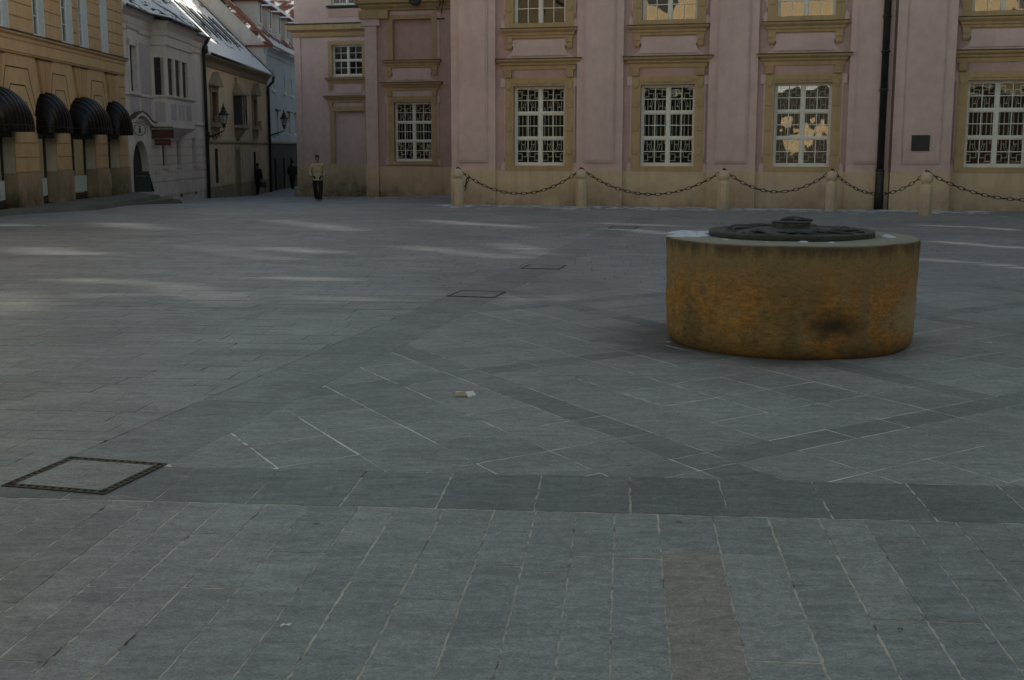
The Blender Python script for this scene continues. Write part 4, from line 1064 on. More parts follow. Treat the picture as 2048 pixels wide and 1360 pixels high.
for k in range(9): m.box(-.035, -.031, -.78 + k * .075, -.78 + k * .075 + .04, .13, .18 + .02 * (k % 2))
m.build('board_lettering', plain('faded_gilt', (.11, .045, .03), .6), u)
m = MB(); m.box(-.025, .025, -.76, -.14, -.27, -.03); u = m.build('lower_board', M['maroon'], hs)
m = MB()
for k in range(7): m.box(-.03, -.0255, -.70 + k * .075, -.70 + k * .075 + .04, -.17, -.12 - .02 * (k % 2))
m.build('board_lettering', M['wood'], u)
bd = empty('sandwich_board', to_world(GH, .10, -.28, .15), R(91.6), label='dark folding board standing in front of the arched doorway', cat='board')
m = MB()
m.add([(-.02, -.36, 0), (-.02, .28, 0), (.14, .28, .74), (.14, -.24, .74), (.02, -.36, 0), (.02, .28, 0), (.18, .28, .74), (.18, -.24, .74)], [(0, 3, 2, 1), (4, 5, 6, 7), (0, 1, 5, 4), (1, 2, 6, 5), (2, 3, 7, 6), (3, 0, 4, 7)]); m.build('front_panel', M['board'], bd)
m = MB()
m.add([(.40, -.36, 0), (.40, .28, 0), (.185, .28, .74), (.185, -.24, .74), (.44, -.36, 0), (.44, .28, 0), (.225, .28, .74), (.225, -.24, .74)], [(0, 3, 2, 1), (4, 5, 6, 7), (0, 1, 5, 4), (1, 2, 6, 5), (2, 3, 7, 6), (3, 0, 4, 7)]); m.build('rear_panel', M['board'], bd)
m = MB(); m.box(.095, .105, -.20, .20, .56, .60); m.build('chalk_line', M['letter'], bd)

# ------------------------------------------------------------------ yellow cottage
YH = empty('cream_cottage', (-14.1, 54, 0), RA, label='low cream house with pedimented windows and a snow-covered tiled roof', cat='house')
fw = [(3.55, 4.95), (9.3, 10.5), (14.1, 15.3)]
holes = [(3.6, 4.9, 2.95, 4.35), (14.2, 15.25, 2.95, 4.40), (4.1, 4.75, .05, 1.70), (9.1, 9.95, -.9, 1.62), (14.1, 14.8, .2, 1.5)]
m = MB(); m.wall(2.15, 18.9, -1.2, 5.9, holes, 0, .28); m.add([(18.9, 0, -1.2), (18.9, 8.7, -1.2), (18.9, 8.7, 5.9), (18.9, 4.3, 10.2), (18.9, 0, 5.9)], [(0, 1, 2, 3, 4)]); m.build('wall', M['cream'], YH)
for a, b, z0, z1, mt in ((3.6, 4.9, 2.95, 4.35, 'wood'), (14.2, 15.25, 2.95, 4.40, 'wood'), (4.1, 4.75, .05, 1.70, 'shutter'), (14.1, 14.8, .2, 1.5, 'shutter')):
    w = uwindow(a, b, z0, z1, .11, YH, mat=mt, rows_=2, fr=.06)
    m = MB(); m.box(b - .012, b + .002, .0, .11, z0, z1); m.build('reveal', M[mt], w)
for a, b in ((3.6, 4.9), (14.2, 15.25)):
    m = MB(); c = (a + b) / 2
    m.box(a - .15, a, -.08, .003, 2.85, 4.45); m.box(b, b + .15, -.08, .003, 2.85, 4.45); m.box(a - .15, b + .15, -.09, .003, 4.38 if a > 9 else 4.35, 4.62)
    m.build('window_surround', M['creamtrim'], YH)
    m = MB(); m.prism([(a - .35, 4.62), (b + .35, 4.62), (b + .35, 4.70), (c, 5.30), (a - .35, 4.70)], -.30, .0)
    m.build('pediment', M['creamtrim'], YH)
    m = MB(); m.box(a - .25, b + .25, -.28, 0, 2.70, 2.93)
    for k in range(8): x = a - .15 + k * (b - a + .3) / 7; m.box(x - .02, x + .02, -.26, -.22, 2.93, 3.2)
    m.box(a - .25, b + .25, -.27, -.21, 3.2, 3.24); m.build('planter_rail', M['creamtrim'], YH)
    m = MB(); m.prism([(a, 2.25), (b, 2.25), (b + .1, 2.7), (a - .1, 2.7)], -.10, .0); m.build('apron', M['creamtrim'], YH)
# little oriel in the middle
c = 9.6
m = MB(); m.box(c - .65, c - .55, -.45, 0, 2.9, 4.4); m.box(c + .55, c + .65, -.45, 0, 2.9, 4.4); m.box(c - .05, c + .05, -.45, -.38, 2.9, 4.4); m.box(c - .55, c + .55, -.45, -.38, 2.9, 3.0); m.box(c - .55, c + .55, -.45, -.38, 4.3, 4.4); m.box(c - .55, c + .55, -.45, -.38, 3.75, 3.83)
m.box(c - .65, c - .63, -.25, -.2, 2.9, 4.4)
ro = m.build('small_oriel', M['shutter'], YH)
m = MB(); m.box(c - .62, c + .62, -.40, -.02, 2.95, 4.35); m.build('oriel_panes', plain('curtained_glass', (.16, .16, .145), .3), ro)
m = MB(); m.rings([[(c - q, -q2, z), (c + q, -q2, z), (c + q, 0, z), (c - q, 0, z)] for q, q2, z in ((.80, .58, 4.4), (.80, .58, 4.52), (.62, .42, 4.70), (.38, .22, 4.95), (.12, .10, 5.1), (.05, .05, 5.38))]); m.build('oriel_cap', M['creamtrim'], ro)
m = MB(); m.rings([[(c - q, -q2, z), (c + q, -q2, z), (c + q, 0, z), (c - q, 0, z)] for q, q2, z in ((.10, .1, 2.1), (.35, .2, 2.35), (.45, .38, 2.65), (.75, .52, 2.75), (.75, .52, 2.9))]); m.build('oriel_base', M['creamtrim'], ro)
m = MB(); m.mould(2.2, 18.9, [(.02, 1.93), (.07, 1.97), (.08, 2.04), (.02, 2.08)]); m.build('string_band', M['creamtrim'], YH)
m = MB(); m.rings([[(2.15, -q, z), (18.95, -q, z), (18.95, .1, z), (2.15, .1, z)] for q, z in ((.02, 5.45), (.06, 5.5), (.12, 5.7), (.25, 5.85), (.3, 5.94))]); m.build('eaves_cornice', M['creamtrim'], YH)
m = MB(); m.box(9.1, 9.95, .22, .27, -.9, 1.62); d = m.build('door', M['wood'], YH)
m = MB(); m.box(8.95, 9.1, -.05, .0, -1.0, 1.75); m.box(9.95, 10.1, -.05, 0, -1.0, 1.75); m.box(8.95, 10.1, -.06, 0, 1.62, 1.8)
m.box(9.93, 9.952, 0, .22, -.9, 1.62)
m.build('door_surround', M['creamtrim'], YH)
for x0, x1 in ((2.9, 3.7), (5.3, 6.4), (6.9, 8.3), (10.8, 12.6), (15.6, 17.6)): MB().box(x0, x1, -.02, .003, -.05, 1.72).build('wall_panel', M['cream'], YH)
for x0, x1 in ((2.3, 8.95), (10.1, 18.92)): MB().box(x0, x1, -.05, 0, -1.3, -.1).build('plinth', M['creamtrim'], YH)
m = MB(); roofpoly(m, 2.1, 19.0, -.45, 5.98, 4.75); RY = m.build('roof', M['roof_y'], YH)
m = MB(); m.tube([(2.1, -.47, 5.97), (19.1, -.47, 5.95)], .07, 8); m.tube([(18.85, -.47, 5.9), (18.85, -.42, 5.6), (18.85, -.12, 5.3), (18.85, -.12, -.95)], .085, 10); m.build('gutter', M['pipe'], YH, smooth=True)
for k in range(5):   # roof lights and ladders of bare slope
    x = 5.2 + k * 2.55; m = MB(); y0, y1 = .95, 2.5
    zf = lambda y: y + .45 + 5.98
    m.add([(x, y0, zf(y0) + .05), (x + .95, y0, zf(y0) + .05), (x + .95, y1, zf(y1) + .05), (x, y1, zf(y1) + .05), (x, y0, zf(y0)), (x + .95, y0, zf(y0)), (x + .95, y1, zf(y1)), (x, y1, zf(y1))], [(0, 1, 2, 3), (0, 4, 5, 1), (1, 5, 6, 2), (3, 2, 6, 7), (0, 3, 7, 4)])
    s = m.build('skylight', plain('skylight_glass', (.20, .24, .25), .3), RY)
    for xx in (x - .08, x + .95):
        m = MB(); m.add([(xx, y0, zf(y0) + .09), (xx + .08, y0, zf(y0) + .09), (xx + .08, y1, zf(y1) + .09), (xx, y1, zf(y1) + .09), (xx, y0, zf(y0)), (xx + .08, y0, zf(y0)), (xx + .08, y1, zf(y1)), (xx, y1, zf(y1))], [(0, 1, 2, 3), (0, 4, 5, 1), (1, 5, 6, 2), (3, 2, 6, 7), (0, 3, 7, 4)])
        m.build('skylight_rail', M['iron'], s)
m = MB(); m.tube([(x, 4.33, 10.78) for x in (2.1, 19.0)], .10, 8); m.build('ridge', M['redtile'], RY)
m = MB(); m.add([(18.9, -.5, 5.99), (19.12, -.5, 5.99), (19.12, 4.3, 10.80), (18.9, 4.3, 10.80), (18.9, -.5, 5.85), (19.12, -.5, 5.85), (19.12, 4.3, 10.66), (18.9, 4.3, 10.66)], [(0, 1, 2, 3), (4, 7, 6, 5), (0, 4, 5, 1), (1, 5, 6, 2), (0, 3, 7, 4)]); m.build('verge', M['board'], RY)
m = MB(); m.box(6.2, 7.2, 2.4, 3.2, 8.6, 10.7); m.box(6.1, 7.3, 2.3, 3.3, 10.7, 10.82); m.build('chimney', M['gable'], RY)

# ------------------------------------------------------------------ pale blue house with dormers
BH = empty('blue_house', (-14.5, 68, 0), RA, label='tall pale blue house with white gable and red tiled roof with dormers', cat='house')
bw = [(7.0, 7.9, 5.25, 6.45), (11.2, 12.1, 5.25, 6.4), (14.3, 15.2, 5.2, 6.3), (8.0, 9.0, 2.6, 4.0), (12.7, 13.8, 2.6, 4.0), (15.9, 17, 2.6, 4.0), (19, 20, 2.6, 4.0)]
m = MB(); m.wall(5.15, 34, 2.08, 7.7, bw, 0, .18); m.build('wall', M['blue'], BH)
m = MB(); m.add([(5.15, 0, -1.3), (5.15, 0, 7.75), (5.15, 6.0, 13.75), (5.15, 12, 7.75), (5.15, 12, -1.3)], [(0, 1, 2, 3, 4)]); m.build('gable_wall', M['gable'], BH)
m = MB(); m.wall(5.14, 34, -1.3, 2.0, [(6.7, 7.6, -1., 1.1), (10.0, 10.9, -1., 1.1), (13.0, 13.9, -1, 1.1)], -.02, .15); m.build('ground_floor', M['darkgreen'], BH)
m = MB(); m.box(5.1, 34, -.12, 0, 2.0, 2.1); m.build('ledge', M['lead'], BH)
for a, b, z0, z1 in ((6.7, 7.6, -1., 1.1), (10.0, 10.9, -1., 1.1), (13.0, 13.9, -1, 1.1)):
    m = MB(); m.box(a, b, .08, .12, z0, z1); m.build('shutter', M['shutter'], BH)
for i, (a, b, z0, z1) in enumerate(bw):
    w = uwindow(a, b, z0, z1, .06, BH, mat='white', rows_=2, fr=.09)
    m = MB(); m.box(a - .12, b + .12, -.10, 0, z0 - .12, z0 - .0) if z0 > 5 else m.box(a - .15, b + .15, -.18, 0, z1, z1 + .1); m.build('sill', M['bluewhite'] if z0 > 5 else M['lead'], w)
m = MB(); m.rings([[(5.15, -q, z), (34, -q, z), (34, .1, z), (5.15, .1, z)] for q, z in ((.02, 7.2), (.05, 7.25), (.06, 7.45), (.2, 7.6), (.25, 7.72))]); m.build('eaves_cornice', M['blue'], BH)
m = MB(); roofpoly(m, 5.0, 34, -.35, 7.78, 6.3); RB = m.build('roof', M['roof_red'], BH)
m = MB(); m.add([(4.95, -.42, 7.86), (5.32, -.42, 7.86), (5.32, 6.0, 14.28), (4.95, 6.0, 14.28), (4.95, -.42, 7.62), (5.32, -.42, 7.62), (5.32, 6.0, 14.04), (4.95, 6.0, 14.04)], [(0, 1, 2, 3), (4, 7, 6, 5), (0, 4, 5, 1), (1, 5, 6, 2), (0, 3, 7, 4)]); m.build('verge', M['redtile'], RB)
m = MB(); m.box(5.0, 5.14, -.3, 1.15, 7.66, 7.76); m.build('gable_tile_shelf', M['redtile'], BH)
m = MB(); m.tube([(5.0, -.4, 7.74), (34, -.4, 7.74)], .07, 8); m.build('gutter', M['pipe'], RB)
for k in range(5):
    x = 8.2 + k * 3.6; m = MB(); y0 = .95; zb = 7.78 + y0 + .35 - .1; zt = zb + 1.75
    m.add([(x, y0, zb), (x + 1.5, y0, zb), (x + 1.5, y0, zt), (x, y0, zt), (x, y0 + 2.2, zt), (x + 1.5, y0 + 2.2, zt)], [(0, 1, 2, 3), (0, 3, 4), (1, 5, 2)])
    d = m.build('dormer', M['gable'], RB)
    uw = MB(); uw.box(x + .25, x + .42, y0 - .06, y0 - .005, zb + .3, zt - .1); uw.box(x + 1.1, x + 1.27, y0 - .06, y0 - .005, zb + .3, zt - .1); uw.box(x + .42, x + 1.1, y0 - .06, y0 - .005, zb + .3, zb + .42); uw.box(x + .42, x + 1.1, y0 - .06, y0 - .005, zt - .22, zt - .1)
    uw.build('dormer_window', M['bluewhite'], d)
    g = MB(); g.box(x + .42, x + 1.1, y0 - .02, y0 - .006, zb + .42, zt - .22); g.build('dormer_pane', M['board'], d)
    r_ = MB(); r_.add([(x - .3, y0 - .35, zt), (x + 1.8, y0 - .35, zt), (x + .95, y0 + .6, zt + .85), (x + .85, y0 + .6, zt + .85), (x + .95, y0 + 3.4, zt + .95), (x + .85, y0 + 3.4, zt + .95), (x + 1.8, y0 + 2.6, zt), (x - .3, y0 + 2.6, zt)], [(0, 1, 2, 3), (3, 2, 4, 5), (1, 6, 4, 2), (0, 3, 5, 7)]); r_.build('dormer_roof', M['snowroof'], d)
    r_ = MB(); r_.box(x - .32, x + 1.82, y0 - .37, y0 + 2.4, zt - .07, zt - .005); r_.build('dormer_eave', M['redtile'], d)
# lanterns on wall brackets
def lantern(root, u, z, reach, label):
    t = empty('wall_lantern', to_world(root, u, -.1, z), RA, label=label, cat='street lamp', group='iron wall lanterns along the street')
    m = MB(); m.tube([(0, .1, -.72), (0, -.1, -.70), (0, -.3, -.62), (0, -reach + .1, -.50), (0, -reach, -.46), (0, -reach, -.30)], [.04, .04, .035, .03, .025, .02], 8)
    pts = [(0, -.22 + .13 * cos(t_) * (1 - t_ / 12), -.78 + .13 * sin(t_) * (1 - t_ / 12)) for t_ in [k * .5 for k in range(16)]]; m.tube(pts, .018, 6)
    pts = [(0, -.45 + .10 * cos(t_) * (1 - t_ / 12), -.70 + .10 * sin(t_) * (1 - t_ / 12)) for t_ in [k * .5 for k in range(16)]]; m.tube(pts, .015, 6)
    m.box(-.04, .04, .02, .1, -.95, -.5); m.build('bracket', M['iron'], t)
    m = MB(); m.lathe([(.05, -.32), (.10, -.28), (.06, -.22), (.12, -.14), (.14, -.12)], 0, -reach, 12)
    for k in range(6): a_ = 2 * pi * k / 6; m.tube([(.12 * cos(a_), -reach + .12 * sin(a_), -.13), (.20 * cos(a_), -reach + .20 * sin(a_), .28)], .010, 5)
    m.build('lamp_base', M['iron'], t)
    m = MB(); m.lathe([(.115, -.12), (.19, .27)], 0, -reach, 6); m.build('lamp_glass', plain('opal_glass', (.42, .42, .38), .25), t)
    m = MB(); m.lathe([(.25, .26), (.26, .29), (.16, .38), (.10, .50), (.09, .56), (.11, .58), (.05, .62), (.03, .75), (.01, .80)], 0, -reach, 12); m.build('lamp_cap', M['iron'], t)
lantern(YH, 2.75, 2.98, .66, 'black iron wall lantern on a bracket in front of the cream house')
lantern(BH, 5.25, 3.20, .85, 'smaller-looking black iron wall lantern in front of the pale blue house')
# far building closing the street
FH = empty('far_house', (-26, 118, 0), R(-4), label='distant brick building with snow-lined red roof above the dormers', cat='building')
m = MB(); m.box(-22, 20, 3, 12, -1, 19.2); m.build('wall', M['brick'], FH)
m = MB(); m.add([(-1, -3, 12.5), (20, -3, 12.5), (20, 3, 17.2), (-1, 3, 17.2)], [(0, 1, 2, 3)]); m.add([(-1, -3, -1), (20, -3, -1), (20, -3, 12.5), (-1, -3, 12.5)], [(0, 1, 2, 3)]); m.build('roof', M['roof_far'], FH)
m = MB(); m.box(-1.4, -.2, 1.5, 3.2, 8, 22); m.build('white_pier', M['gable'], FH)
for k in range(2):
    m = MB(); x = 1.4 + k * 3.6; m.box(x, x + 1.6, 2.9, 2.99, 17.5, 18.9); w = m.build('window', M['glass_b'], FH)
    m = MB(); m.box(x - .12, x - .0, 2.86, 2.99, 17.4, 19); m.box(x + 1.6, x + 1.72, 2.86, 2.99, 17.4, 19); m.build('window_frame', M['bluewhite'], w)

# ------------------------------------------------------------------ added sun blocker outside the view, and the house opposite
SE = R(15)
# soft patches of light on the paving: segments x0, y0, x1, y1, half width
patches = [(-11.86, 27.88, -11.11, 27.16, 0.2), (-9.61, 28.25, -7.76, 26.15, 0.2), (-9.43, 28.06, -8.62, 27.51, 0.3), (-5.92, 29.43, -4.33, 27.16, 0.16), (-4.33, 27.16, -3.35, 25.67, 0.16), (-2.25, 29.43, -0.75, 28.06, 0.13), (-1.47, 28.44, -0.62, 27.69, 0.28), (-0.75, 28.06, 0.4, 26.48, 0.13), (-8.68, 20.73, -7.06, 20.04, 0.2), (-8.21, 20.43, -7.31, 20.04, 0.34), (-8.76, 21.37, -8.03, 20.84, 0.12), (-5.59, 21.48, -4.32, 19.76, 0.13), (-4.32, 19.76, -3.5, 18.87, 0.13), (-4.4, 21.37, -2.96, 20.04, 0.15), (-3.75, 20.73, -3.06, 20.14, 0.22), (-1.93, 21.59, -0.88, 20.23, 0.11), (-0.88, 20.23, 0.21, 19.13, 0.11), (-0.22, 22.16, 0.63, 19.76, 0.1), (-6.09, 16.1, -4.8, 15.62, 0.11), (-4.8, 15.62, -4.0, 14.84, 0.13), (-4.0, 14.84, -3.22, 13.62, 0.09), (-4.85, 14.37, -4.41, 14.32, 0.16), (-3.27, 16.16, -2.3, 15.98, 0.09), (-2.25, 13.98, -1.53, 13.84, 0.09), (-6.26, 14.57, -5.38, 12.66, 0.22), (2.07, 28.25, 3.57, 27.16, 0.1), (2.16, 26.48, 3.24, 24.62, 0.11), (9.33, 27.51, 10.37, 26.64, 0.1), (10.37, 26.64, 10.93, 25.67, 0.1), (8.07, 22.63, 8.51, 21.81, 0.09), (8.51, 21.81, 9.03, 21.15, 0.1), (6.55, 19.13, 7.18, 18.37, 0.09), (7.18, 18.37, 7.56, 17.67, 0.08), (0.04, 14.22, 0.5, 13.84, 0.06)]
XE = 22.; tg = math.tan(SE)
def lit(y, z):
    x = XE - z / tg
    n_ = mnoise.noise(Vector((x * 1.3, y * 1.3, 0))); x += .22 * n_; y += .16 * mnoise.noise(Vector((y * 1.7, x * 1.1, 5)))
    for x0, y0, x1, y1, hw in patches:
        dx, dy = x1 - x0, y1 - y0; t = ((x - x0) * dx + (y - y0) * dy) / (dx * dx + dy * dy); t = max(0, min(1, t))
        w_ = hw * 1.2 * (.55 + .45 * sin(pi * min(1, max(0, t)))) + .03
        if hypot(x - x0 - t * dx, y - y0 - t * dy) < w_: return True
    return False
EB = empty('sun_blocker', (0, 0, 0), 0, label='added unseen blocker right of the square, pierced to cast light patches', cat='building')  # added blocker: keeps the square shaded, its holes form the light patches
m = MB()
dy, dz = .07, .065
ys_ = [12.5 + dy * i for i in range(int(18 / dy))]; zs_ = [2.4 + dz * i for i in range(int(7.2 / dz))]
y_a, y_b, z_a, z_b = ys_[0], ys_[-1] + dy, zs_[0], zs_[-1] + dz
for y in ys_:
    run = None
    for z in zs_ + [z_b]:
        l = z < z_b - 1e-6 and lit(y + dy / 2, z + dz / 2)
        if not l and z < z_b - 1e-6:
            if run is None: run = z
        elif run is not None:
            m.add([(XE, y, run), (XE, y + dy, run), (XE, y + dy, z), (XE, y, z)], [(0, 1, 2, 3)]); run = None
for r in ((-9, y_a, -1, 12.5), (y_b, 33, -1, 17), (y_a, 24, -1, z_a), (24, y_b, -1, z_a), (y_a, 24, z_b, 14), (24, y_b, z_b, 17)):
    m.add([(XE, r[0], r[2]), (XE, r[1], r[2]), (XE, r[1], r[3]), (XE, r[0], r[3])], [(0, 1, 2, 3)])
m.build('light_mask', M['sunny'], EB)
OB = empty('opposite_house', (-14, -26, 0), R(-37), label='sunlit cream house behind the viewer, seen only in window reflections', cat='house')
m = MB(); m.box(-26, 55, -8, 0, -1, 17); m.build('wall', M['sunny'], OB)
m = MB()
for i in range(10):
    for j in range(2): x = -24 + i * 7.6; m.box(x, x + 2.2, 0, .02, 8.2 + j * 4.6, 11.2 + j * 4.6)
m.build('windows', M['shutter'], OB)
m = MB(); m.box(-26, 55, -.02, .12, -1, 6.3); lo = m.build('dark_reflection_band', plain('dark_reflection_tone', (.035, .03, .025), .9), OB)  # added dark base, shade in its colour, dims lower window reflections
m = MB()
for x, w_, z0, z1 in ((2.6, 1.9, 1.2, 2.6), (3.2, 2.4, 2.9, 3.3), (5.4, .7, 2.2, 4.3), (2.2, .6, 3.4, 4.4), (4.0, 1.0, 1.4, 2.9)): m.box(x, x + w_, .13, .2, z0, z1)
m.build('reflection_blocks', M['sunny'], lo)  # pale boxes added to make the bright reflection in one palace window
m = MB(); m.box(-26, 55, 0, .25, 6.4, 6.8); m.build('ledge', M['bluewhite'], OB)

# ------------------------------------------------------------------ litter and snow crumbs
t = empty('crumpled_packet', (-.325, 8.37, .0), R(12), label='small crumpled white paper packet lying on the diagonal slabs left of the well', cat='litter')
m = MB(); m.add([(-.075, .02, .034), (-.005, .015, .030), (.0, -.025, .006), (-.072, -.018, .008), (-.07, .03, .004), (0, .03, .003)], [(0, 3, 2, 1), (0, 1, 5, 4), (0, 4, 3)]); m.build('torn_side', M['paper_y'], t)
m = MB(); m.add([(-.006, .018, .032), (.052, .026, .036), (.066, -.012, .016), (.004, -.034, .006), (.0, .03, .003), (.06, .03, .004), (.07, -.01, .003), (.006, -.036, .001), (-.074, .022, .036), (-.01, .012, .034), (-.072, .012, .030)], [(3, 2, 1, 0), (0, 1, 5, 4), (2, 6, 5, 1), (3, 7, 6, 2), (8, 10, 9)]); m.build('folded_flap', M['paper'], t)
def scrap(x, y, r, label, mt, rz=0.):
    m = MB(); n = 11; ph = U(0, 9)
    top = [(r * (1 + .3 * sin(3 * a + ph)) * cos(a) * 1.3, r * .62 * (1 + .3 * sin(2 * a + ph)) * sin(a), .004 + .008 * abs(sin(a * 2 + ph))) for a in [2 * pi * k / n for k in range(n)]]
    m.add(top + [(0, 0, .011)], [(k, (k + 1) % n, n) for k in range(n)])
    o = m.build('paper_scrap' if mt != 'leaf' else 'dry_leaf', M['paper'] if mt != 'leaf' else plain('leaf_red', (.12, .03, .02), .7), loc=(x, y, .001), rz=rz); tag(o, label, 'litter' if mt != 'leaf' else 'leaf')
scrap(-.84, 4.21, .016, 'tiny white paper scrap on the long slabs in the near left foreground', 'paper', .3)
scrap(4.3, 10.7, .030, 'small white scrap on the paving right of the stone well', 'paper')
scrap(1.42, 4.17, .008, 'tiny dark red dry leaf on the near right slabs', 'leaf')
scrap(1.42, 11.02 - .28, .022, 'white crumb of snow against the left foot of the well', 'paper')
m = MB()
for k in range(460):
    u = U(-3, 13) ; v = -abs(random.gauss(0, .9)) - .35
    x, y, z = to_world(PL, u, v, 0); s = abs(random.gauss(0, .045)) + .014
    blob(m, x, y, gz(x, y) + .001, s, .008, 8, U(1, 3), PA)
for k in range(70):
    x, y, z = to_world(PL, X2 + U(-2, 5), Y2 - .3 - abs(random.gauss(0, .8)), 0); blob(m, x, y, gz(x, y) + .001, U(.02, .07), .01, 8, U(1, 3), PA)
tag(m.build('snow_crumbs', M['snow'], smooth=True), 'thin crumbs of old snow along the foot of the pink palace', 'snow', kind='stuff')

# ------------------------------------------------------------------ people
def skin(name, V, E, mat, parent, root=0, sub=2, smooth=True):
    me = bpy.data.meshes.new(name); me.from_pydata([v[0] for v in V], E, []); o = bpy.data.objects.new(name, me); COL.objects.link(o); o.parent = parent
    me.materials.append(mat)
    md = o.modifiers.new('Skin', 'SKIN'); md.use_smooth_shade = True; md.branch_smoothing = .6
    sk = me.skin_vertices[0].data if me.skin_vertices else None
    if sk is None:
        bpy.context.view_layer.objects.active = o; sk = me.skin_vertices[0].data
    for i, v in enumerate(V):
        r = v[1]; sk[i].radius = r if hasattr(r, '__len__') else (r, r); sk[i].use_root = (i == root)
    s = o.modifiers.new('Sub', 'SUBSURF'); s.levels = sub; s.render_levels = sub
    return o
def person(loc, rz, H, label, cj, ct, ch, stride=.16, long_coat=False, bag=False, hat=False, lean=0., arms='bent', skin_c=(.32, .17, .12)):
    t = empty('person', loc, rz, label=label, cat='person'); k = H / 1.75
    t.scale = (k, k, k)
    ms = plain('skin', skin_c, .6); mj = plain('jacket_cloth', cj, .85, var=.25, scale=6, bump=.3); mt = plain('trouser_cloth', ct, .85); mh = plain('hair', ch, .8); mshoe = plain('shoe', (.16, .15, .14), .6)
    # facing -y; x is the person's left(+)
    hip = (.0, .0, .93); lx = .10
    L = dict(hipl=(lx, .0, .90), hipr=(-lx, .0, .90), kneel=(lx + .02, -stride * .9, .50), kneer=(-lx, stride * .25 - .02, .50), ankl=(lx - .02, -stride * 1.25, .09), ankr=(-lx + .04, stride * 1.3, .12))
    ch_ = (0, -lean * .3, 1.25); nk = (0, -lean * .5 - .01, 1.47); hd = (0, -lean * .6 - .02, 1.60)
    shl, shr = (.185, -lean * .4, 1.41), (-.185, -lean * .4, 1.41)
    if arms == 'bent': ell, elr, wrl, wrr = (.30, .05, 1.14), (-.31, .05, 1.14), (.235, -.14, .97), (-.235, -.14, .97)
    else: ell, elr, wrl, wrr = (.245, .04, 1.12), (-.245, .02, 1.12), (.26, -.08, .88), (-.25, -.04, .88)
    hl = (wrl[0] + (.0 if arms != 'bent' else -.03), wrl[1] - .03, wrl[2] - .07); hr = (wrr[0] + (.0 if arms != 'bent' else .03), wrr[1] - .03, wrr[2] - .07)
    V = [(hip, (.14, .10)), ((0, 0, 1.10), (.13, .09)), (ch_, (.16, .10)), ((0, nk[1], 1.42), (.09, .07)), (nk, (.052, .052)), ((0, hd[1] - .005, 1.555), (.062, .07)), ((0, hd[1], 1.63), (.074, .088)), ((0, hd[1] + .01, 1.70), (.062, .075)), ((0, hd[1] + .01, 1.735), (.03, .04)),
         (shl, .06), (ell, .042), (wrl, .028), (hl, (.030, .018)), (shr, .06), (elr, .042), (wrr, .028), (hr, (.030, .018)),
         (L['hipl'], .085), (L['kneel'], .055), (L['ankl'], .038), ((L['ankl'][0], L['ankl'][1] - .13, .05), .035), (L['hipr'], .085), (L['kneer'], .055), (L['ankr'], .038), ((L['ankr'][0], L['ankr'][1] - .12, .035), .035)]
    E = [(0, 1), (1, 2), (2, 3), (3, 4), (4, 5), (5, 6), (6, 7), (7, 8), (3, 9), (9, 10), (10, 11), (11, 12), (3, 13), (13, 14), (14, 15), (15, 16), (0, 17), (17, 18), (18, 19), (19, 20), (0, 21), (21, 22), (22, 23), (23, 24)]
    # nose, ears
    i = len(V); V.append(((0, hd[1] - .105, 1.605), .013)); E.append((6, i))
    for s in (-1, 1):
        i = len(V); V.append(((s * .085, hd[1] + .01, 1.61), .014)); E.append((6, i))
    for hi, h, s in ((12, hl, 1), (16, hr, -1)):     # fingers and thumb
        for q, (dx, ln) in enumerate(((-.022, .062), (-.008, .072), (.007, .068), (.020, .052))):
            i = len(V); V.append(((h[0] + dx, h[1] - .012, h[2] - .045), .0085)); V.append(((h[0] + dx, h[1] - .012 + .014, h[2] - .045 - ln * .7), .007)); E += [(hi, i), (i, i + 1)]
        i = len(V); V.append(((h[0] - s * .035, h[1] - .02, h[2] - .01), .010)); V.append(((h[0] - s * .040, h[1] - .025, h[2] - .045), .008)); E += [(hi, i), (i, i + 1)]
    body = skin('body', V, E, ms, t, 0, 1)
    zl = .62 if long_coat else .86
    Vj = [((0, .0, zl), (.205, .145)), ((0, 0, 1.0), (.212, .155)), ((0, 0, 1.12), (.215, .155)), ((0, ch_[1], 1.28), (.225, .155)), ((0, nk[1] + .01, 1.42), (.13, .10)), ((0, nk[1], 1.50), (.075, .075)),
          (shl, .10), (ell, .088), ((wrl[0], wrl[1], wrl[2]), .058), (shr, .10), (elr, .088), ((wrr[0], wrr[1], wrr[2]), .058)]
    skin('jacket', Vj, [(0, 1), (1, 2), (2, 3), (3, 4), (4, 5), (4, 6), (6, 7), (7, 8), (4, 9), (9, 10), (10, 11)], mj, t, 1)
    up = lambda a, b, f: tuple(a[j] + (b[j] - a[j]) * f for j in range(3))
    Vt = [((0, 0, .93), (.155, .115)), (L['hipl'], .118), (up(L['hipl'], L['kneel'], .5), .108), (L['kneel'], .092), (L['ankl'], .088), ((L['ankl'][0], L['ankl'][1], .05), .080), (L['hipr'], .118), (up(L['hipr'], L['kneer'], .5), .108), (L['kneer'], .092), (L['ankr'], .088), ((L['ankr'][0], L['ankr'][1], .07), .080)]
    skin('trousers', Vt, [(0, 1), (1, 2), (2, 3), (3, 4), (4, 5), (0, 6), (6, 7), (7, 8), (8, 9), (9, 10)], mt, t, 0)
    for kk in ('ankl', 'ankr'):
        a = L[kk]; skin('shoe', [((a[0], a[1] + .03, a[2] - .04), (.045, .045)), ((a[0], a[1] - .08, .04), (.05, .036)), ((a[0], a[1] - .16, .032), (.042, .028))], [(0, 1), (1, 2)], mshoe, t, 0)
    skin('hair' if not hat else 'cap', [((0, hd[1] + .055, 1.60), (.06, .05)), ((0, hd[1] + .05, 1.68), (.078, .07)), ((0, hd[1] + .005, 1.715), (.070, .06)), ((0, hd[1] - .04, 1.70), (.050, .03))], [(0, 1), (1, 2), (2, 3)], mh, t, 1)
    m = MB()
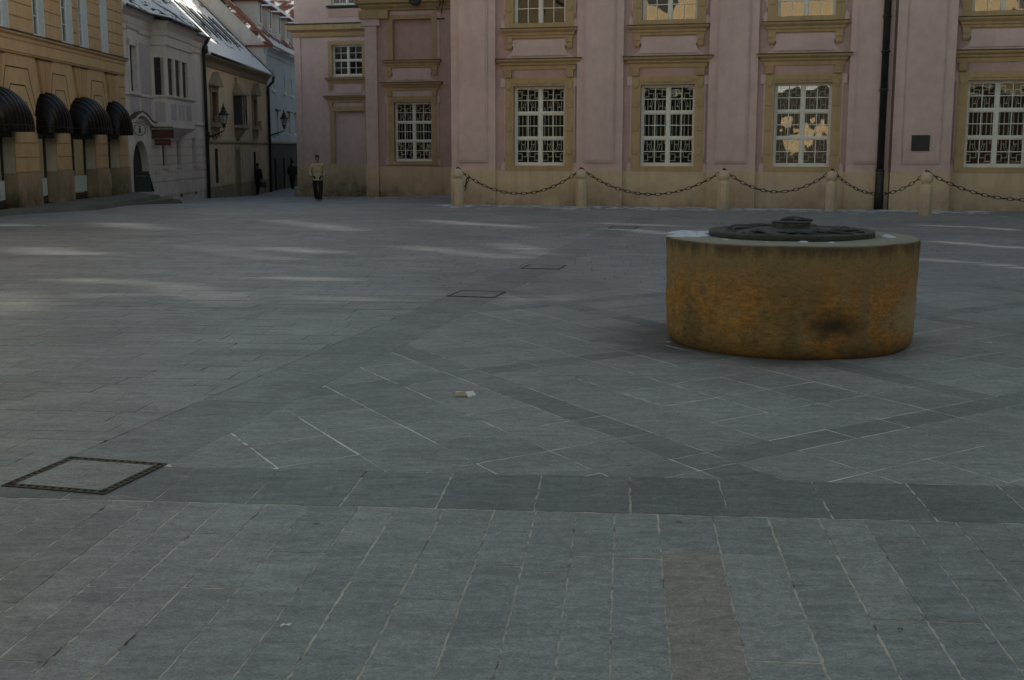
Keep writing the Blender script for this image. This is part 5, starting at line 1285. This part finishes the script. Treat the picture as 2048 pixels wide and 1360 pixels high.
    for s in (-1, 1): m.lathe([(.002, 1.618), (.011, 1.621), (.013, 1.626), (.011, 1.631), (.002, 1.634)], s * .032, hd[1] - .078, 8)
    m.box(-.022, .022, hd[1] - .083, hd[1] - .072, 1.563, 1.569)
    m.build('face_features', plain('eyes_mouth', (.05, .02, .02), .5), body)
    return t
def ground_at(x, y): return (x, y, gz(x, y))
person(ground_at(-7.05, 43.9), R(6), 1.64, 'man in a beige bomber jacket and black trousers walking towards the viewer', (.40, .355, .24), (.008, .008, .008), (.02, .015, .012), stride=.14)
p2 = person(ground_at(-14.35, 68.2), R(170), 1.74, 'person in a long black coat carrying a bag, walking away down the street', (.006, .006, .006), (.006, .006, .007), (.008, .008, .008), stride=.12, long_coat=True, lean=.1, arms='down')
person(ground_at(-14.15, 78.0), R(176), 1.78, 'person in a dark green jacket walking away beside the palace corner', (.018, .045, .038), (.015, .018, .028), (.01, .01, .01), stride=.12, arms='down')
person(ground_at(-13.70, 78.6), R(182), 1.84, 'person in dark clothes half hidden behind the corner of the palace', (.012, .010, .013), (.012, .012, .014), (.01, .01, .01), stride=.08, arms='down', long_coat=True)
a = empty('shoulder_bag', (-13.98, 68.0, gz(-14, 68) + .42), R(8), label='black bag held beside the person in the long black coat', cat='bag')
m = MB(); m.rings([[(x * s, y * s, z) for x, y in ((-.15, -.07), (.15, -.07), (.16, 0), (.15, .07), (-.15, .07), (-.16, 0))] for s, z in ((.85, 0), (1., .04), (.95, .26), (.8, .30))]); m.build('bag_body', plain('bag_leather', (.008, .008, .009), .6), a, smooth=False)
m = MB(); m.tube([(-.1, 0, .29), (-.08, 0, .40), (0, 0, .44), (.08, 0, .40), (.1, 0, .29)], .012, 6); m.build('handle', M['iron'], a)

# ------------------------------------------------------------------ light, sky, camera
w = bpy.data.worlds.new('World'); SC.world = w; w.use_nodes = True
nt = w.node_tree; nt.nodes.clear()
sky = nt.nodes.new('ShaderNodeTexSky'); sky.sky_type = 'NISHITA'; sky.sun_disc = False
sky.sun_elevation = SE; sky.sun_rotation = R(90); sky.air_density = 1.0; sky.dust_density = 1.0; sky.ozone_density = 1.0
bg = nt.nodes.new('ShaderNodeBackground'); bg.inputs[1].default_value = .15
out = nt.nodes.new('ShaderNodeOutputWorld'); wb = nt.nodes.new('ShaderNodeMix'); wb.data_type = 'RGBA'; wb.blend_type = 'MULTIPLY'; wb.inputs[0].default_value = 1
wb.inputs[7].default_value = (1.56, 1.37, 1.07, 1)   # warm white balance that also brightens the sky
nt.links.new(sky.outputs[0], wb.inputs[6]); nt.links.new(wb.outputs[2], bg.inputs[0]); nt.links.new(bg.outputs[0], out.inputs[0])
sl = bpy.data.lights.new('sun', 'SUN'); sl.energy = 5.0; sl.angle = R(.55); sl.color = (1, .90, .76)
so = bpy.data.objects.new('sun', sl); COL.objects.link(so)
so.rotation_euler = Vector((cos(SE), 0.0, sin(SE))).to_track_quat('Z', 'Y').to_euler()
cam = bpy.data.cameras.new('camera'); co = bpy.data.objects.new('camera', cam); COL.objects.link(co)
cam.sensor_width = 36; cam.lens = 36 * 2400 / 2048; cam.clip_end = 2000; cam.clip_start = .05
co.location = (0, 0, 1.75); co.rotation_euler = (R(90 - 9.1136), 0, 0)
SC.camera = co
SC.view_settings.view_transform = 'Standard'; SC.view_settings.look = 'None'; SC.view_settings.exposure = 0; SC.view_settings.gamma = 1
SC.cycles.max_bounces = 6; SC.cycles.diffuse_bounces = 4; SC.cycles.glossy_bounces = 4; SC.cycles.transparent_max_bounces = 8
SC.cycles.caustics_reflective = False; SC.cycles.caustics_refractive = False
try: SC.cycles.use_denoising = True
except Exception: pass
